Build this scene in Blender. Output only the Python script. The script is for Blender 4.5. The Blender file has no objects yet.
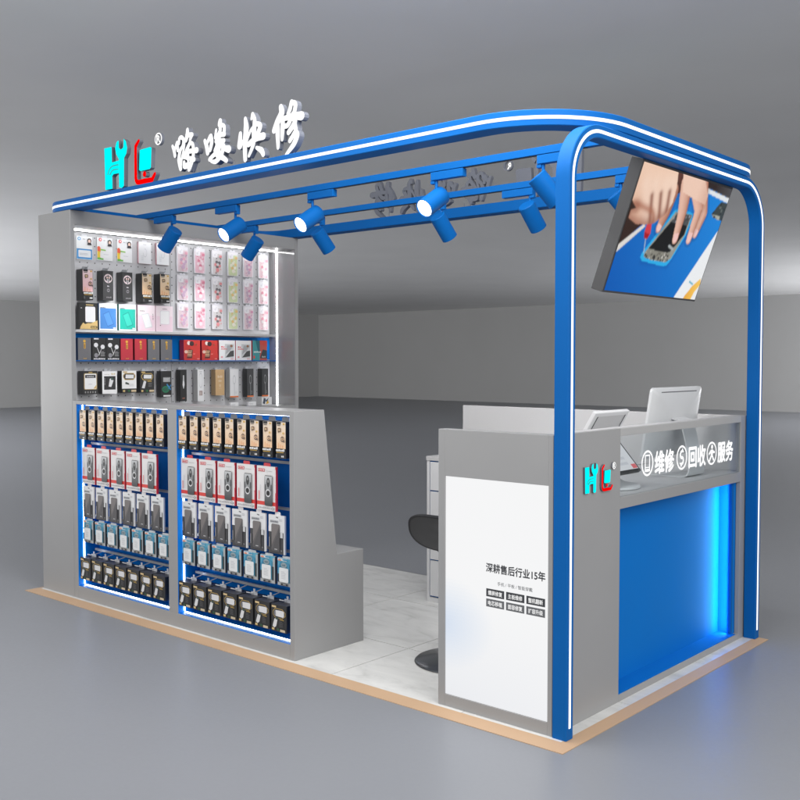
import bpy, bmesh, math, random
import numpy as np
from mathutils import Vector, Matrix

# tuning of the lights
SPOT_W = 20.0
WORLD = 0.76
RECESS_W = 1.8
LED_S, NICHE_S, BAY_S = 1.5, 17.0, 11.0
LAMPS = [('added_area_key', (3.6, -1.6, 3.3), (-3.0, 0.8, 1.0), 3.0, 3.0, 120),  # unseen area light added to brighten the kiosk, not a real fitting
         ('added_area_top', (-0.4, -0.3, 3.34), (-2.0, 1.4, 0.0), 1.5, 1.5, 60),  # added overhead area light, out of view, lifts tops and tiles
         ('added_area_left', (-4.5, -3.6, 3.3), (-2.8, 0.4, 0.8), 2.5, 2.5, 55),  # added area light out of view, fills the left panels
         ('added_fill_right', (-0.8, 21.8, 1.05), (-14, 15.5, 1.0), 9, 2.0, 700),  # added fill panel out of view brightens the far room; no window there
         ('added_fill_left', (-20.5, -0.8, 1.05), (-15, 16, 1.0), 16, 2.0, 1600)]  # likewise an added unseen fill panel, for the left of the room
LET={'hai':[[(-2.458,2.641,0.016),(-2.445,2.619,0.021),(-2.436,2.586,0.019)],[(-2.438,2.618,0.016),(-2.416,2.654,0.018)],[(-2.414,2.654,0.018),(-2.41,2.613,0.019)],[(-2.398,2.646,0.014),(-2.394,2.671,0.018),(-2.376,2.677,0.019),(-2.358,2.661,0.019),(-2.364,2.631,0.017),(-2.389,2.605,0.02),(-2.399,2.559,0.024),(-2.385,2.51,0.022)],[(-2.348,2.639,0.011),(-2.361,2.594,0.015),(-2.376,2.556,0.015),(-2.384,2.513,0.014)],[(-2.321,2.709,0.019),(-2.323,2.682,0.026),(-2.336,2.656,0.023)],[(-2.326,2.681,0.023),(-2.281,2.676,0.022)],[(-2.282,2.676,0.019),(-2.299,2.65,0.016)],[(-2.298,2.638,0.019),(-2.327,2.603,0.021),(-2.352,2.566,0.018)],[(-2.292,2.635,0.018),(-2.275,2.624,0.02),(-2.268,2.588,0.021),(-2.277,2.543,0.021),(-2.304,2.495,0.019)],[(-2.323,2.592,0.022),(-2.28,2.591,0.021),(-2.24,2.589,0.027)],[(-2.363,2.574,0.018),(-2.316,2.558,0.02),(-2.263,2.543,0.022)],[(-2.35,2.539,0.019),(-2.347,2.515,0.021),(-2.303,2.515,0.018)],[(-2.342,2.525,0.013),(-2.289,2.531,0.013)],[(-2.312,2.534,0.016),(-2.307,2.495,0.019)],[(-2.315,2.588,0.016),(-2.312,2.544,0.016)]],'lou':[[(-2.174,2.629,0.019),(-2.159,2.599,0.025),(-2.151,2.562,0.023)],[(-2.156,2.613,0.018),(-2.128,2.645,0.021)],[(-2.122,2.646,0.022),(-2.116,2.614,0.024),(-2.13,2.574,0.019)],[(-2.044,2.711,0.025),(-2.047,2.696,0.028)],[(-2.034,2.69,0.019),(-2.011,2.678,0.019),(-2.014,2.641,0.022)],[(-2.045,2.695,0.019),(-2.046,2.658,0.022),(-2.082,2.63,0.016)],[(-2.076,2.67,0.015),(-2.086,2.632,0.015)],[(-2.055,2.642,0.021),(-2.01,2.639,0.023)],[(-2.052,2.632,0.025),(-2.062,2.599,0.024),(-2.089,2.565,0.016)],[(-2.077,2.612,0.02),(-2.013,2.606,0.022)],[(-2.068,2.594,0.024),(-2.021,2.59,0.023)],[(-2.035,2.592,0.021),(-2.008,2.568,0.023),(-1.973,2.557,0.033)],[(-2.013,2.579,0.023),(-2.033,2.537,0.024),(-2.077,2.509,0.023),(-2.118,2.514,0.012)],[(-2.129,2.525,0.02),(-2.09,2.545,0.021),(-2.049,2.553,0.02)],[(-2.046,2.573,0.019),(-2.068,2.539,0.022),(-2.025,2.522,0.024),(-1.99,2.501,0.02)]],'kuai':[[(-1.845,2.692,0.018),(-1.838,2.643,0.033),(-1.849,2.571,0.028),(-1.847,2.488,0.023)],[(-1.883,2.622,0.021),(-1.889,2.563,0.033)],[(-1.89,2.568,0.025),(-1.854,2.579,0.022)],[(-1.787,2.704,0.02),(-1.796,2.683,0.013)],[(-1.785,2.701,0.019),(-1.771,2.671,0.023),(-1.777,2.613,0.028),(-1.783,2.555,0.023),(-1.817,2.502,0.015)],[(-1.756,2.653,0.019),(-1.729,2.638,0.026),(-1.749,2.6,0.023)],[(-1.759,2.648,0.018),(-1.798,2.628,0.015),(-1.824,2.592,0.013),(-1.834,2.569,0.013)],[(-1.819,2.558,0.023),(-1.76,2.581,0.028),(-1.705,2.584,0.031)],[(-1.757,2.534,0.015),(-1.72,2.516,0.026),(-1.706,2.494,0.022)]],'xiu':[[(-1.578,2.706,0.024),(-1.572,2.676,0.033),(-1.601,2.638,0.032),(-1.628,2.599,0.025)],[(-1.604,2.619,0.028),(-1.6,2.563,0.025),(-1.599,2.512,0.017)],[(-1.562,2.647,0.022),(-1.566,2.597,0.026),(-1.569,2.547,0.016)],[(-1.5,2.717,0.02),(-1.512,2.682,0.022),(-1.526,2.665,0.017)],[(-1.498,2.712,0.022),(-1.472,2.702,0.022),(-1.48,2.664,0.023)],[(-1.558,2.645,0.019),(-1.497,2.647,0.027),(-1.43,2.639,0.036)],[(-1.49,2.657,0.022),(-1.524,2.612,0.022),(-1.549,2.608,0.02)],[(-1.483,2.637,0.024),(-1.477,2.613,0.026),(-1.52,2.574,0.023)],[(-1.475,2.601,0.023),(-1.468,2.578,0.022)],[(-1.468,2.574,0.022),(-1.51,2.532,0.02)],[(-1.466,2.568,0.023),(-1.459,2.55,0.027),(-1.484,2.511,0.025),(-1.538,2.469,0.014)]],'bar':[(-3.128,2.723),(-3.051,2.722),(-3.046,2.478),(-3.122,2.479)],'wrench':[(-3.005,2.674),(-3.014,2.71),(-2.998,2.742),(-2.976,2.749),(-2.975,2.706),(-2.955,2.692),(-2.929,2.702),(-2.925,2.75),(-2.903,2.733),(-2.891,2.694),(-2.899,2.663),(-2.923,2.64),(-2.928,2.48),(-2.951,2.471),(-2.977,2.479),(-2.978,2.641)],'link':[(-3.056,2.63),(-2.977,2.633),(-2.978,2.56),(-3.032,2.561),(-3.053,2.546)],'arc1':[[(-2.984,2.609,0.006),(-3.044,2.608,0.006),(-3.077,2.591,0.005),(-3.093,2.565,0.006)]],'arc2':[[(-2.984,2.584,0.005),(-3.04,2.584,0.006),(-3.07,2.562,0.006)]],'redL':[[(-2.776,2.717,0.019),(-2.8,2.696,0.025),(-2.808,2.674,0.025),(-2.809,2.512,0.026)],[(-2.809,2.512,0.026),(-2.792,2.486,0.027),(-2.724,2.484,0.029),(-2.65,2.483,0.027)],[(-2.65,2.483,0.027),(-2.623,2.512,0.021)]],'dot':[(-2.723,2.523)],'phone':[(-2.767,2.664),(-2.666,2.667),(-2.653,2.661),(-2.661,2.552),(-2.672,2.545),(-2.761,2.545),(-2.775,2.553)],'reg':[(-2.588,2.7),(-2.587,2.733),(-2.588,2.666),(-2.62,2.705),(-2.556,2.695)]}
TV={'dark1':[(0.598,-0.066),(1.077,-0.062),(1.051,0.085),(0.714,0.046)],'white1':[(0.702,0.049),(1.051,0.085),(1.048,0.128),(0.714,0.084)],'dark2':[(-0.041,0.239),(0.137,0.334),(0.212,0.425),(0.154,0.462),(-0.001,0.64),(-0.078,0.722)],'white2':[(0.175,0.451),(0.2,0.46),(0.014,0.68),(-0.062,0.763),(-0.066,0.705),(0.077,0.552)],'phone_o':[(0.242,0.706),(0.249,0.665),(0.441,0.289),(0.471,0.271),(0.646,0.276),(0.661,0.347),(0.647,0.462),(0.574,0.679),(0.544,0.737),(0.501,0.751),(0.272,0.733)],'phone_i':[(0.272,0.693),(0.274,0.662),(0.457,0.298),(0.642,0.289),(0.633,0.464),(0.562,0.68),(0.514,0.718),(0.31,0.71)],'scr':[(0.3,0.627),(0.437,0.386),(0.627,0.388),(0.624,0.468),(0.528,0.624),(0.495,0.639)],'top':[(0.437,0.386),(0.479,0.3),(0.635,0.294),(0.627,0.388)],'elec':[(0.275,0.692),(0.301,0.63),(0.536,0.635),(0.537,0.703),(0.508,0.718),(0.31,0.71)],'dev':[(0.856,0.244),(0.92,0.128),(1.067,0.116),(1.049,0.279),(0.975,0.279),(0.886,0.271)],'dev2':[(0.856,0.244),(0.962,0.244),(0.975,0.279),(0.886,0.271)],'white3':[(0.987,0.394),(1.026,0.334),(1.118,0.216),(1.127,1.052),(0.718,1.081),(0.746,0.981)],'orange':[(0.842,1.029),(0.862,0.971),(0.914,0.881),(0.986,0.804),(1.006,0.858),(0.962,0.928),(0.939,1.022)],'tick':[(0.858,0.835),(0.916,0.86),(0.913,0.874),(0.861,0.852)],'sleeve':[(0.305,-0.057),(0.457,0.005),(0.466,0.118),(0.398,0.178),(0.373,0.122)],'back2':[(0.391,-0.048),(0.631,-0.043),(0.748,0.106),(0.745,0.187),(0.57,0.158),(0.462,0.134)],'fist':[(-0.031,-0.031),(0.342,-0.066),(0.354,0.0),(0.387,0.119),(0.394,0.239),(0.356,0.341),(0.272,0.426),(0.185,0.452),(0.098,0.459),(0.015,0.427),(0.014,0.365),(0.057,0.342),(-0.0,0.295),(-0.035,0.139)],'driver':[(0.206,0.448),(0.249,0.415),(0.269,0.506),(0.254,0.56),(0.223,0.556),(0.205,0.501)],'tip':[(0.208,0.508),(0.265,0.514),(0.254,0.56),(0.223,0.556)],'shaft':[(0.24,0.559),(0.265,0.667)],'F1':[(0.363,0.17),(0.358,0.323),(0.337,0.449)],'F2':[(0.479,0.053),(0.527,0.292),(0.543,0.507)],'F3':[(0.587,0.061),(0.696,0.228),(0.694,0.487)],'F4':[(0.67,0.059),(0.767,0.263),(0.746,0.433)],'k1':[(0.082,0.155),(0.194,0.428)],'k2':[(0.173,0.136),(0.27,0.399)],'k3':[(0.269,0.115),(0.327,0.344)],'k4':[(0.342,0.099),(0.372,0.259)],'c1':[(0.168,0.225),(0.227,0.422)],'c2':[(0.249,0.193),(0.301,0.364)],'c3':[(0.329,0.162),(0.358,0.308)],'thumb':[(0.045,0.41),(0.197,0.435)],'n2':[(0.537,0.479)],'n3':[(0.69,0.458)],'n4':[(0.743,0.411)],'e1':[(0.351,0.664)],'e2':[(0.487,0.693)],'e3':[(0.551,0.597)]}
R = math.radians
PI = math.pi
random.seed(7)
scene = bpy.context.scene
COL = scene.collection

def lin(c):
    return tuple(((v / 255) / 12.92 if v / 255 <= 0.04045 else ((v / 255 + 0.055) / 1.055) ** 2.4) for v in c[:3])

# ------------------------------------------------------------------ materials
def new_mat(name):
    m = bpy.data.materials.new(name); m.use_nodes = True
    nt = m.node_tree
    return m, nt, nt.nodes['Principled BSDF']

def paint(name, col, rough=0.4, metal=0.0, var=0.04, scale=6.0, bump=0.0, bscale=300.0, coat=0.0, rvar=0.08, spec=0.5):
    """painted / laminated surface: slight tone and gloss variation"""
    m, nt, b = new_mat(name)
    tc = nt.nodes.new('ShaderNodeTexCoord')
    n = nt.nodes.new('ShaderNodeTexNoise'); n.inputs['Scale'].default_value = scale; n.inputs['Detail'].default_value = 5
    nt.links.new(tc.outputs['Object'], n.inputs['Vector'])
    mx = nt.nodes.new('ShaderNodeMix'); mx.data_type = 'RGBA'
    mx.inputs[6].default_value = tuple(max(0, v * (1 - var)) for v in col) + (1,)
    mx.inputs[7].default_value = tuple(min(1, v * (1 + var)) for v in col) + (1,)
    nt.links.new(n.outputs['Fac'], mx.inputs[0])
    nt.links.new(mx.outputs[2], b.inputs['Base Color'])
    mr = nt.nodes.new('ShaderNodeMapRange')
    mr.inputs['To Min'].default_value = max(0.02, rough - rvar); mr.inputs['To Max'].default_value = min(1, rough + rvar)
    nt.links.new(n.outputs['Fac'], mr.inputs['Value']); nt.links.new(mr.outputs['Result'], b.inputs['Roughness'])
    b.inputs['Metallic'].default_value = metal
    b.inputs['Coat Weight'].default_value = coat; b.inputs['Specular IOR Level'].default_value = spec
    if bump > 0:
        n2 = nt.nodes.new('ShaderNodeTexNoise'); n2.inputs['Scale'].default_value = bscale
        nt.links.new(tc.outputs['Object'], n2.inputs['Vector'])
        bp = nt.nodes.new('ShaderNodeBump'); bp.inputs['Strength'].default_value = bump; bp.inputs['Distance'].default_value = 0.002
        nt.links.new(n2.outputs['Fac'], bp.inputs['Height']); nt.links.new(bp.outputs['Normal'], b.inputs['Normal'])
    return m

def glow(name, col, strength):
    m, nt, b = new_mat(name)
    b.inputs['Base Color'].default_value = (0, 0, 0, 1); b.inputs['Roughness'].default_value = 0.6; b.inputs['Specular IOR Level'].default_value = 0.0
    b.inputs['Emission Color'].default_value = tuple(col) + (1,)
    b.inputs['Emission Strength'].default_value = strength
    return m

def printed(name, rough, emis=0.0, coat=0.0):
    """surface whose printed picture is stored as one colour per face corner"""
    m, nt, b = new_mat(name)
    a = nt.nodes.new('ShaderNodeVertexColor'); a.layer_name = 'Col'
    if emis > 0: b.inputs['Base Color'].default_value = (0.006, 0.006, 0.006, 1); b.inputs['Specular IOR Level'].default_value = 0.12
    else: nt.links.new(a.outputs['Color'], b.inputs['Base Color'])
    b.inputs['Roughness'].default_value = rough
    b.inputs['Coat Weight'].default_value = coat
    if emis > 0:
        nt.links.new(a.outputs['Color'], b.inputs['Emission Color'])
        b.inputs['Emission Strength'].default_value = emis
    return m

GREY = paint('grey_laminate', (0.335, 0.335, 0.338), 0.34, 0.0, 0.03, 4, 0.04, 500, rvar=0.05)
GREYL = paint('pale_laminate', (0.56, 0.555, 0.56), 0.42, 0, 0.03, 5)
GLOSSW = paint('glossy_side_board', (0.30, 0.30, 0.31), 0.09, 0.0, 0.03, 4, rvar=0.03, spec=1.0)
GREYM = paint('mid_laminate', (0.43, 0.43, 0.43), 0.4, 0, 0.03, 5)
PEG = paint('pegboard_paint', (0.60, 0.60, 0.62), 0.4, 0, 0.02, 5)
HOLE = paint('peg_hole', (0.08, 0.08, 0.085), 0.8)
BLUE = paint('blue_powder_coat', (0.0025, 0.116, 0.405), 0.5, 0, 0.04, 8, 0.05, 700, spec=0.12)
BLUEP = paint('blue_panel_paint', (0.0025, 0.172, 0.58), 0.6, 0, 0.04, 4, spec=0.1)
LED = glow('led_diffuser', (1, 1, 1), LED_S)
BLUEB = paint('blue_lining_lit_tone', (0.003, 0.185, 0.66), 0.4, 0, 0.04, 4, spec=0.15)  # blue panel paint made brighter, LED light put into its colour
LEDN = glow('niche_led_diffuser', (1, 1, 1), NICHE_S)
LEDY = glow('bay_led_diffuser', (1, 1, 1), BAY_S)
LENS = glow('lamp_lens', (1, 1, 1), 4.0)
SIGNW = glow('white_sign_face', (1, 1, 1), 1.15)
SIGNC = glow('cyan_sign_face', (0, 1, 1), 1.05)
SIGNR = glow('red_sign_face', (1, 0, 0), 1.05)
SIGNG = paint('sign_return_edge', (0.14, 0.15, 0.18), 0.5)
LINE = paint('sign_cut_line', (0.02, 0.35, 0.36), 0.6)
WHITE = paint('white_plastic', (0.72, 0.72, 0.73), 0.35, 0, 0.02, 10)
SILVER = paint('silver_aluminium', (0.68, 0.69, 0.70), 0.42, 0.10, 0.02, 10)
BLACK = paint('black_plastic', (0.016, 0.016, 0.017), 0.42, 0, 0.15, 20)
LEATHER = paint('black_leather', (0.05, 0.05, 0.052), 0.48, 0, 0.2, 30, 0.25, 260)
CHROME = paint('dark_chrome', (0.16, 0.17, 0.18), 0.22, 0.9, 0.1, 8)
CASING = paint('screen_casing', (0.055, 0.055, 0.057), 0.5, 0, 0.06, 10)
TAN = paint('tan_edge_trim', (0.56, 0.375, 0.235), 0.5, 0, 0.06, 8)
INK = paint('charcoal_ink', (0.045, 0.048, 0.055), 0.6)
INK2 = paint('grey_ink', (0.14, 0.145, 0.155), 0.6)
PWHITE = glow('lit_white_print', (1, 1, 1), 0.9)
RAILM = paint('rail_metal', (0.42, 0.43, 0.45), 0.3, 0.3)
CLEARP = paint('milky_plastic', (0.62, 0.63, 0.66), 0.25)
PRINT = printed('printed_carton', 0.38, coat=0.15)
SCREEN = printed('lit_screen', 0.25, 0.97)
POSTER = printed('lit_poster', 0.3, 0.95)

def glass(name):
    m, nt, b = new_mat(name)
    nt.nodes.remove(b)
    out = nt.nodes['Material Output']
    t = nt.nodes.new('ShaderNodeBsdfTransparent'); t.inputs[0].default_value = (0.90, 0.92, 0.93, 1)
    g = nt.nodes.new('ShaderNodeBsdfGlossy'); g.inputs['Roughness'].default_value = 0.03
    fc = nt.nodes.new('ShaderNodeLayerWeight'); fc.inputs['Blend'].default_value = 0.5
    pw = nt.nodes.new('ShaderNodeMath'); pw.operation = 'POWER'; pw.inputs[1].default_value = 4.0; nt.links.new(fc.outputs['Facing'], pw.inputs[0])
    lw = nt.nodes.new('ShaderNodeMath'); lw.operation = 'MULTIPLY_ADD'; lw.inputs[1].default_value = 0.5; lw.inputs[2].default_value = 0.03; nt.links.new(pw.outputs[0], lw.inputs[0])
    mx = nt.nodes.new('ShaderNodeMixShader')
    nt.links.new(lw.outputs[0], mx.inputs[0]); nt.links.new(t.outputs[0], mx.inputs[1]); nt.links.new(g.outputs[0], mx.inputs[2])
    nt.links.new(mx.outputs[0], out.inputs['Surface'])
    return m
GLASS = glass('clear_glass')

def marble():
    m, nt, b = new_mat('grey_marble_tile')
    tc = nt.nodes.new('ShaderNodeTexCoord')
    n1 = nt.nodes.new('ShaderNodeTexNoise'); n1.inputs['Scale'].default_value = 2.6; n1.inputs['Detail'].default_value = 9; n1.inputs['Roughness'].default_value = 0.62; n1.inputs['Distortion'].default_value = 1.4
    mp = nt.nodes.new('ShaderNodeMapping'); mp.inputs['Rotation'].default_value = (0, 0, 0.6); mp.inputs['Scale'].default_value = (1, 2.6, 1)
    nt.links.new(tc.outputs['Object'], mp.inputs['Vector']); nt.links.new(mp.outputs[0], n1.inputs['Vector'])
    cr = nt.nodes.new('ShaderNodeValToRGB')
    e = cr.color_ramp.elements
    e[0].position = 0.28; e[0].color = (0.60, 0.60, 0.585, 1)
    e[1].position = 0.72; e[1].color = (0.84, 0.84, 0.82, 1)
    x = cr.color_ramp.elements.new(0.47); x.color = (0.75, 0.75, 0.735, 1)
    nt.links.new(n1.outputs['Fac'], cr.inputs[0]); nt.links.new(cr.outputs[0], b.inputs['Base Color'])
    b.inputs['Roughness'].default_value = 0.22
    return m
TILE = marble()
GROUT = paint('dark_grout', (0.07, 0.07, 0.07), 0.8)

def studio_floor():
    m, nt, b = new_mat('polished_studio_floor')
    tc = nt.nodes.new('ShaderNodeTexCoord')
    n = nt.nodes.new('ShaderNodeTexNoise'); n.inputs['Scale'].default_value = 0.35; n.inputs['Detail'].default_value = 4
    nt.links.new(tc.outputs['Object'], n.inputs['Vector'])
    n2 = nt.nodes.new('ShaderNodeTexNoise'); n2.inputs['Scale'].default_value = 60; n2.inputs['Detail'].default_value = 3
    nt.links.new(tc.outputs['Object'], n2.inputs['Vector'])
    mx = nt.nodes.new('ShaderNodeMix'); mx.data_type = 'RGBA'
    mx.inputs[6].default_value = (0.243, 0.254, 0.282, 1); mx.inputs[7].default_value = (0.282, 0.293, 0.320, 1)
    nt.links.new(n.outputs['Fac'], mx.inputs[0]); nt.links.new(mx.outputs[2], b.inputs['Base Color'])
    mr = nt.nodes.new('ShaderNodeMapRange'); mr.inputs['To Min'].default_value = 0.33; mr.inputs['To Max'].default_value = 0.43
    nt.links.new(n2.outputs['Fac'], mr.inputs['Value']); nt.links.new(mr.outputs['Result'], b.inputs['Roughness'])
    return m
FLOORM = studio_floor()
WALLM = paint('studio_wall_plaster', (0.40, 0.40, 0.40), 0.85, 0, 0.05, 0.5)
CEILM = paint('studio_ceiling_plaster', (0.80, 0.80, 0.80), 0.9, 0, 0.06, 0.8)

# ------------------------------------------------------------------ mesh builder
class MB:
    def __init__(s): s.v = []; s.f = []; s.m = []; s.c = []
    def face(s, pts, m=0, c=(1, 1, 1)):
        i = len(s.v); s.v += [tuple(p) for p in pts]; s.f.append(tuple(range(i, i + len(pts)))); s.m.append(m); s.c.append(c)
    def mesh(s, vs, fs, m=0, c=(1, 1, 1)):
        i = len(s.v); s.v += [tuple(p) for p in vs]
        for f in fs: s.f.append(tuple(i + k for k in f)); s.m.append(m); s.c.append(c)
    def box(s, x0, x1, y0, y1, z0, z1, m=0, c=(1, 1, 1), bev=0.0):
        if bev <= 0:
            vs = [(x, y, z) for z in (z0, z1) for (x, y) in ((x0, y0), (x1, y0), (x1, y1), (x0, y1))]
            s.mesh(vs, [(3, 2, 1, 0), (4, 5, 6, 7), (0, 1, 5, 4), (1, 2, 6, 5), (2, 3, 7, 6), (3, 0, 4, 7)], m, c); return
        bm = bmesh.new(); bmesh.ops.create_cube(bm, size=1)
        for v in bm.verts: v.co = Vector(((x0 + x1) / 2 + v.co.x * (x1 - x0), (y0 + y1) / 2 + v.co.y * (y1 - y0), (z0 + z1) / 2 + v.co.z * (z1 - z0)))
        bmesh.ops.bevel(bm, geom=bm.edges[:], offset=bev, segments=2, profile=0.5, affect='EDGES')
        s.add_bm(bm, m, c)
    def add_bm(s, bm, m=0, c=(1, 1, 1), mat=None):
        bm.verts.ensure_lookup_table()
        for i, v in enumerate(bm.verts): v.index = i
        vs = [tuple(mat @ v.co if mat else v.co) for v in bm.verts]
        s.mesh(vs, [[v.index for v in f.verts] for f in bm.faces], m, c); bm.free()
    def prism(s, poly, d0, d1, to3, m=0, mside=None, c=(1, 1, 1), back=True):
        """poly: 2-D outline (ccw seen from the d0 side); to3(a, b, d) -> point"""
        n = len(poly); mside = m if mside is None else mside
        A = [to3(a, b, d0) for a, b in poly]; B = [to3(a, b, d1) for a, b in poly]
        i = len(s.v); s.v += A + B
        s.f.append(tuple(range(i, i + n))); s.m.append(m); s.c.append(c)
        if back: s.f.append(tuple(range(i + 2 * n - 1, i + n - 1, -1))); s.m.append(mside); s.c.append(c)
        for k in range(n):
            j = (k + 1) % n
            s.f.append((i + j, i + k, i + n + k, i + n + j)); s.m.append(mside); s.c.append(c)
    def tube(s, p0, p1, r0, r1=None, seg=20, m=0, c=(1, 1, 1), caps=True, mcap0=None, mcap1=None):
        r1 = r0 if r1 is None else r1
        p0, p1 = Vector(p0), Vector(p1); d = (p1 - p0).normalized()
        a = d.orthogonal().normalized(); b = d.cross(a)
        A = [p0 + (a * math.cos(2 * PI * k / seg) + b * math.sin(2 * PI * k / seg)) * r0 for k in range(seg)]
        B = [p1 + (a * math.cos(2 * PI * k / seg) + b * math.sin(2 * PI * k / seg)) * r1 for k in range(seg)]
        i = len(s.v); s.v += [tuple(p) for p in A + B]
        for k in range(seg):
            j = (k + 1) % seg; s.f.append((i + k, i + j, i + seg + j, i + seg + k)); s.m.append(m); s.c.append(c)
        if caps:
            s.f.append(tuple(range(i + seg - 1, i - 1, -1))); s.m.append(m if mcap0 is None else mcap0); s.c.append(c)
            s.f.append(tuple(range(i + seg, i + 2 * seg))); s.m.append(m if mcap1 is None else mcap1); s.c.append(c)
    def lathe(s, prof, cx, cy, seg=40, m=0):
        i = len(s.v); n = len(prof)
        for k in range(seg):
            t = 2 * PI * k / seg
            for r, z in prof: s.v.append((cx + r * math.cos(t), cy + r * math.sin(t), z))
        for k in range(seg):
            j = (k + 1) % seg
            for q in range(n - 1):
                s.f.append((i + k * n + q, i + j * n + q, i + j * n + q + 1, i + k * n + q + 1)); s.m.append(m); s.c.append((1, 1, 1))
    def sweep(s, path, sect, closed=False, m=0):
        """path: list of (point, side vector, up vector); sect: list of (a, b)"""
        i = len(s.v); n = len(sect); K = len(path)
        for p, a, b in path:
            for u, w in sect: s.v.append(tuple(Vector(p) + Vector(a) * u + Vector(b) * w))
        for k in range(K if closed else K - 1):
            j = (k + 1) % K
            for q in range(n):
                r = (q + 1) % n
                s.f.append((i + k * n + q, i + j * n + q, i + j * n + r, i + k * n + r)); s.m.append(m); s.c.append((1, 1, 1))
        if not closed:
            s.f.append(tuple(range(i + n - 1, i - 1, -1))); s.m.append(m); s.c.append((1, 1, 1))
            e = i + (K - 1) * n
            s.f.append(tuple(range(e, e + n))); s.m.append(m); s.c.append((1, 1, 1))
    def build(s, name, mats, parent=None, smooth=False, bevel=0.0, loc=None, fix=True):
        me = bpy.data.meshes.new(name)
        o0 = Vector(loc) if loc is not None else (world_loc(parent) if parent is not None else Vector((0, 0, 0)))
        me.from_pydata([tuple(Vector(p) - o0) for p in s.v], [], s.f)
        mats = mats if isinstance(mats, (list, tuple)) else [mats]
        for x in mats: me.materials.append(x)
        me.polygons.foreach_set('material_index', s.m)
        if any(x in (PRINT, SCREEN, POSTER) for x in mats):
            ca = me.color_attributes.new('Col', 'FLOAT_COLOR', 'CORNER')
            buf = []
            for p, c in zip(me.polygons, s.c): buf += (list(c[:3]) + [1.0]) * p.loop_total
            ca.data.foreach_set('color', buf)
        if fix:
            bm = bmesh.new(); bm.from_mesh(me); bmesh.ops.recalc_face_normals(bm, faces=bm.faces[:]); bm.to_mesh(me); bm.free()
        if smooth:
            me.polygons.foreach_set('use_smooth', [True] * len(me.polygons))
            try: me.set_sharp_from_angle(angle=R(35))
            except Exception: pass
        me.update()
        o = bpy.data.objects.new(name, me); COL.objects.link(o)
        if parent is not None: o.parent = parent
        elif loc is not None: o.location = loc
        if bevel > 0:
            b = o.modifiers.new('soft_edge', 'BEVEL'); b.width = bevel; b.segments = 2; b.limit_method = 'ANGLE'; b.angle_limit = R(40)
        return o

def world_loc(o):
    v = Vector((0, 0, 0))
    while o is not None: v = v + o.location; o = o.parent
    return v

def tag(o, label=None, cat=None, group=None, kind=None):
    if label: o['label'] = label
    if cat: o['category'] = cat
    if group: o['group'] = group
    if kind: o['kind'] = kind
    return o

def thing(name, label, cat, loc=(0, 0, 0), group=None):
    o = bpy.data.objects.new(name, None); COL.objects.link(o); o.location = loc; o.empty_display_size = 0.1
    return tag(o, label, cat, group)

def text_mesh(s, size, weight=0.0):
    cu = bpy.data.curves.new('lettering', 'FONT'); cu.body = s; cu.size = size; cu.offset = weight; cu.resolution_u = 3
    ob = bpy.data.objects.new('lettering', cu); COL.objects.link(ob)
    dg = bpy.context.evaluated_depsgraph_get(); dg.update()
    me = bpy.data.meshes.new_from_object(ob.evaluated_get(dg))
    vs = [tuple(v.co) for v in me.vertices]; fs = [tuple(p.vertices) for p in me.polygons]
    COL.objects.unlink(ob); bpy.data.objects.remove(ob); bpy.data.curves.remove(cu); bpy.data.meshes.remove(me)
    return vs, fs

def put_text(mb, s, to3, a0, a1, b0, b1, weight=0.0, m=0, c=(1, 1, 1)):
    """fit a line of writing into the box a0..a1 / b0..b1"""
    vs, fs = text_mesh(s, 1.0)
    if not vs: return
    sh = [(0, 0)] if weight <= 0 else [(-weight, 0), (weight, 0), (0, weight), (0, -weight), (0, 0)]
    xs = [v[0] for v in vs]; ys = [v[1] for v in vs]
    sx = (a1 - a0) / (max(xs) - min(xs)); sy = (b1 - b0) / (max(ys) - min(ys))
    for q, (ox, oy) in enumerate(sh):      # heavier strokes: the same line laid down again, a hair thicker
        P = [Vector(to3(a0 + (x - min(xs) + ox) * sx, b0 + (y - min(ys) + oy) * sy)) for x, y, _ in vs]
        o = Vector(to3(0, 0)); nn = (Vector(to3(1, 0)) - o).cross(Vector(to3(0, 1)) - o).normalized()
        mb.mesh([tuple(p + nn * (0.00006 * q)) for p in P], fs, m, c)

def ellipse(cx, cy, rx, ry, n=20): return [(cx + rx * math.cos(2 * PI * k / n), cy + ry * math.sin(2 * PI * k / n)) for k in range(n)]

# ------------------------------------------------------------------ the room (setting)
mb = MB(); mb.face([(-32, -9, -0.012), (12, -9, -0.012), (12, 30, -0.012), (-32, 30, -0.012)])
tag(mb.build('floor', FLOORM), kind='structure')
mb = MB(); mb.box(-30, 12, 25.8, 26.0, -0.012, 3.40)
tag(mb.build('wall_back', WALLM), kind='structure')
mb = MB(); mb.box(-28.2, -28.0, -8, 25.8, -0.012, 3.40)
tag(mb.build('wall_left', WALLM), kind='structure')
mb = MB(); mb.prism([(-30.0, -24.6), (13.0, 13.3), (13.0, 26.0), (-30.0, 26.0)], 3.40, 3.5, lambda a, b, d: (a, b, d))
tag(mb.build('ceiling', CEILM), kind='structure')

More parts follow.
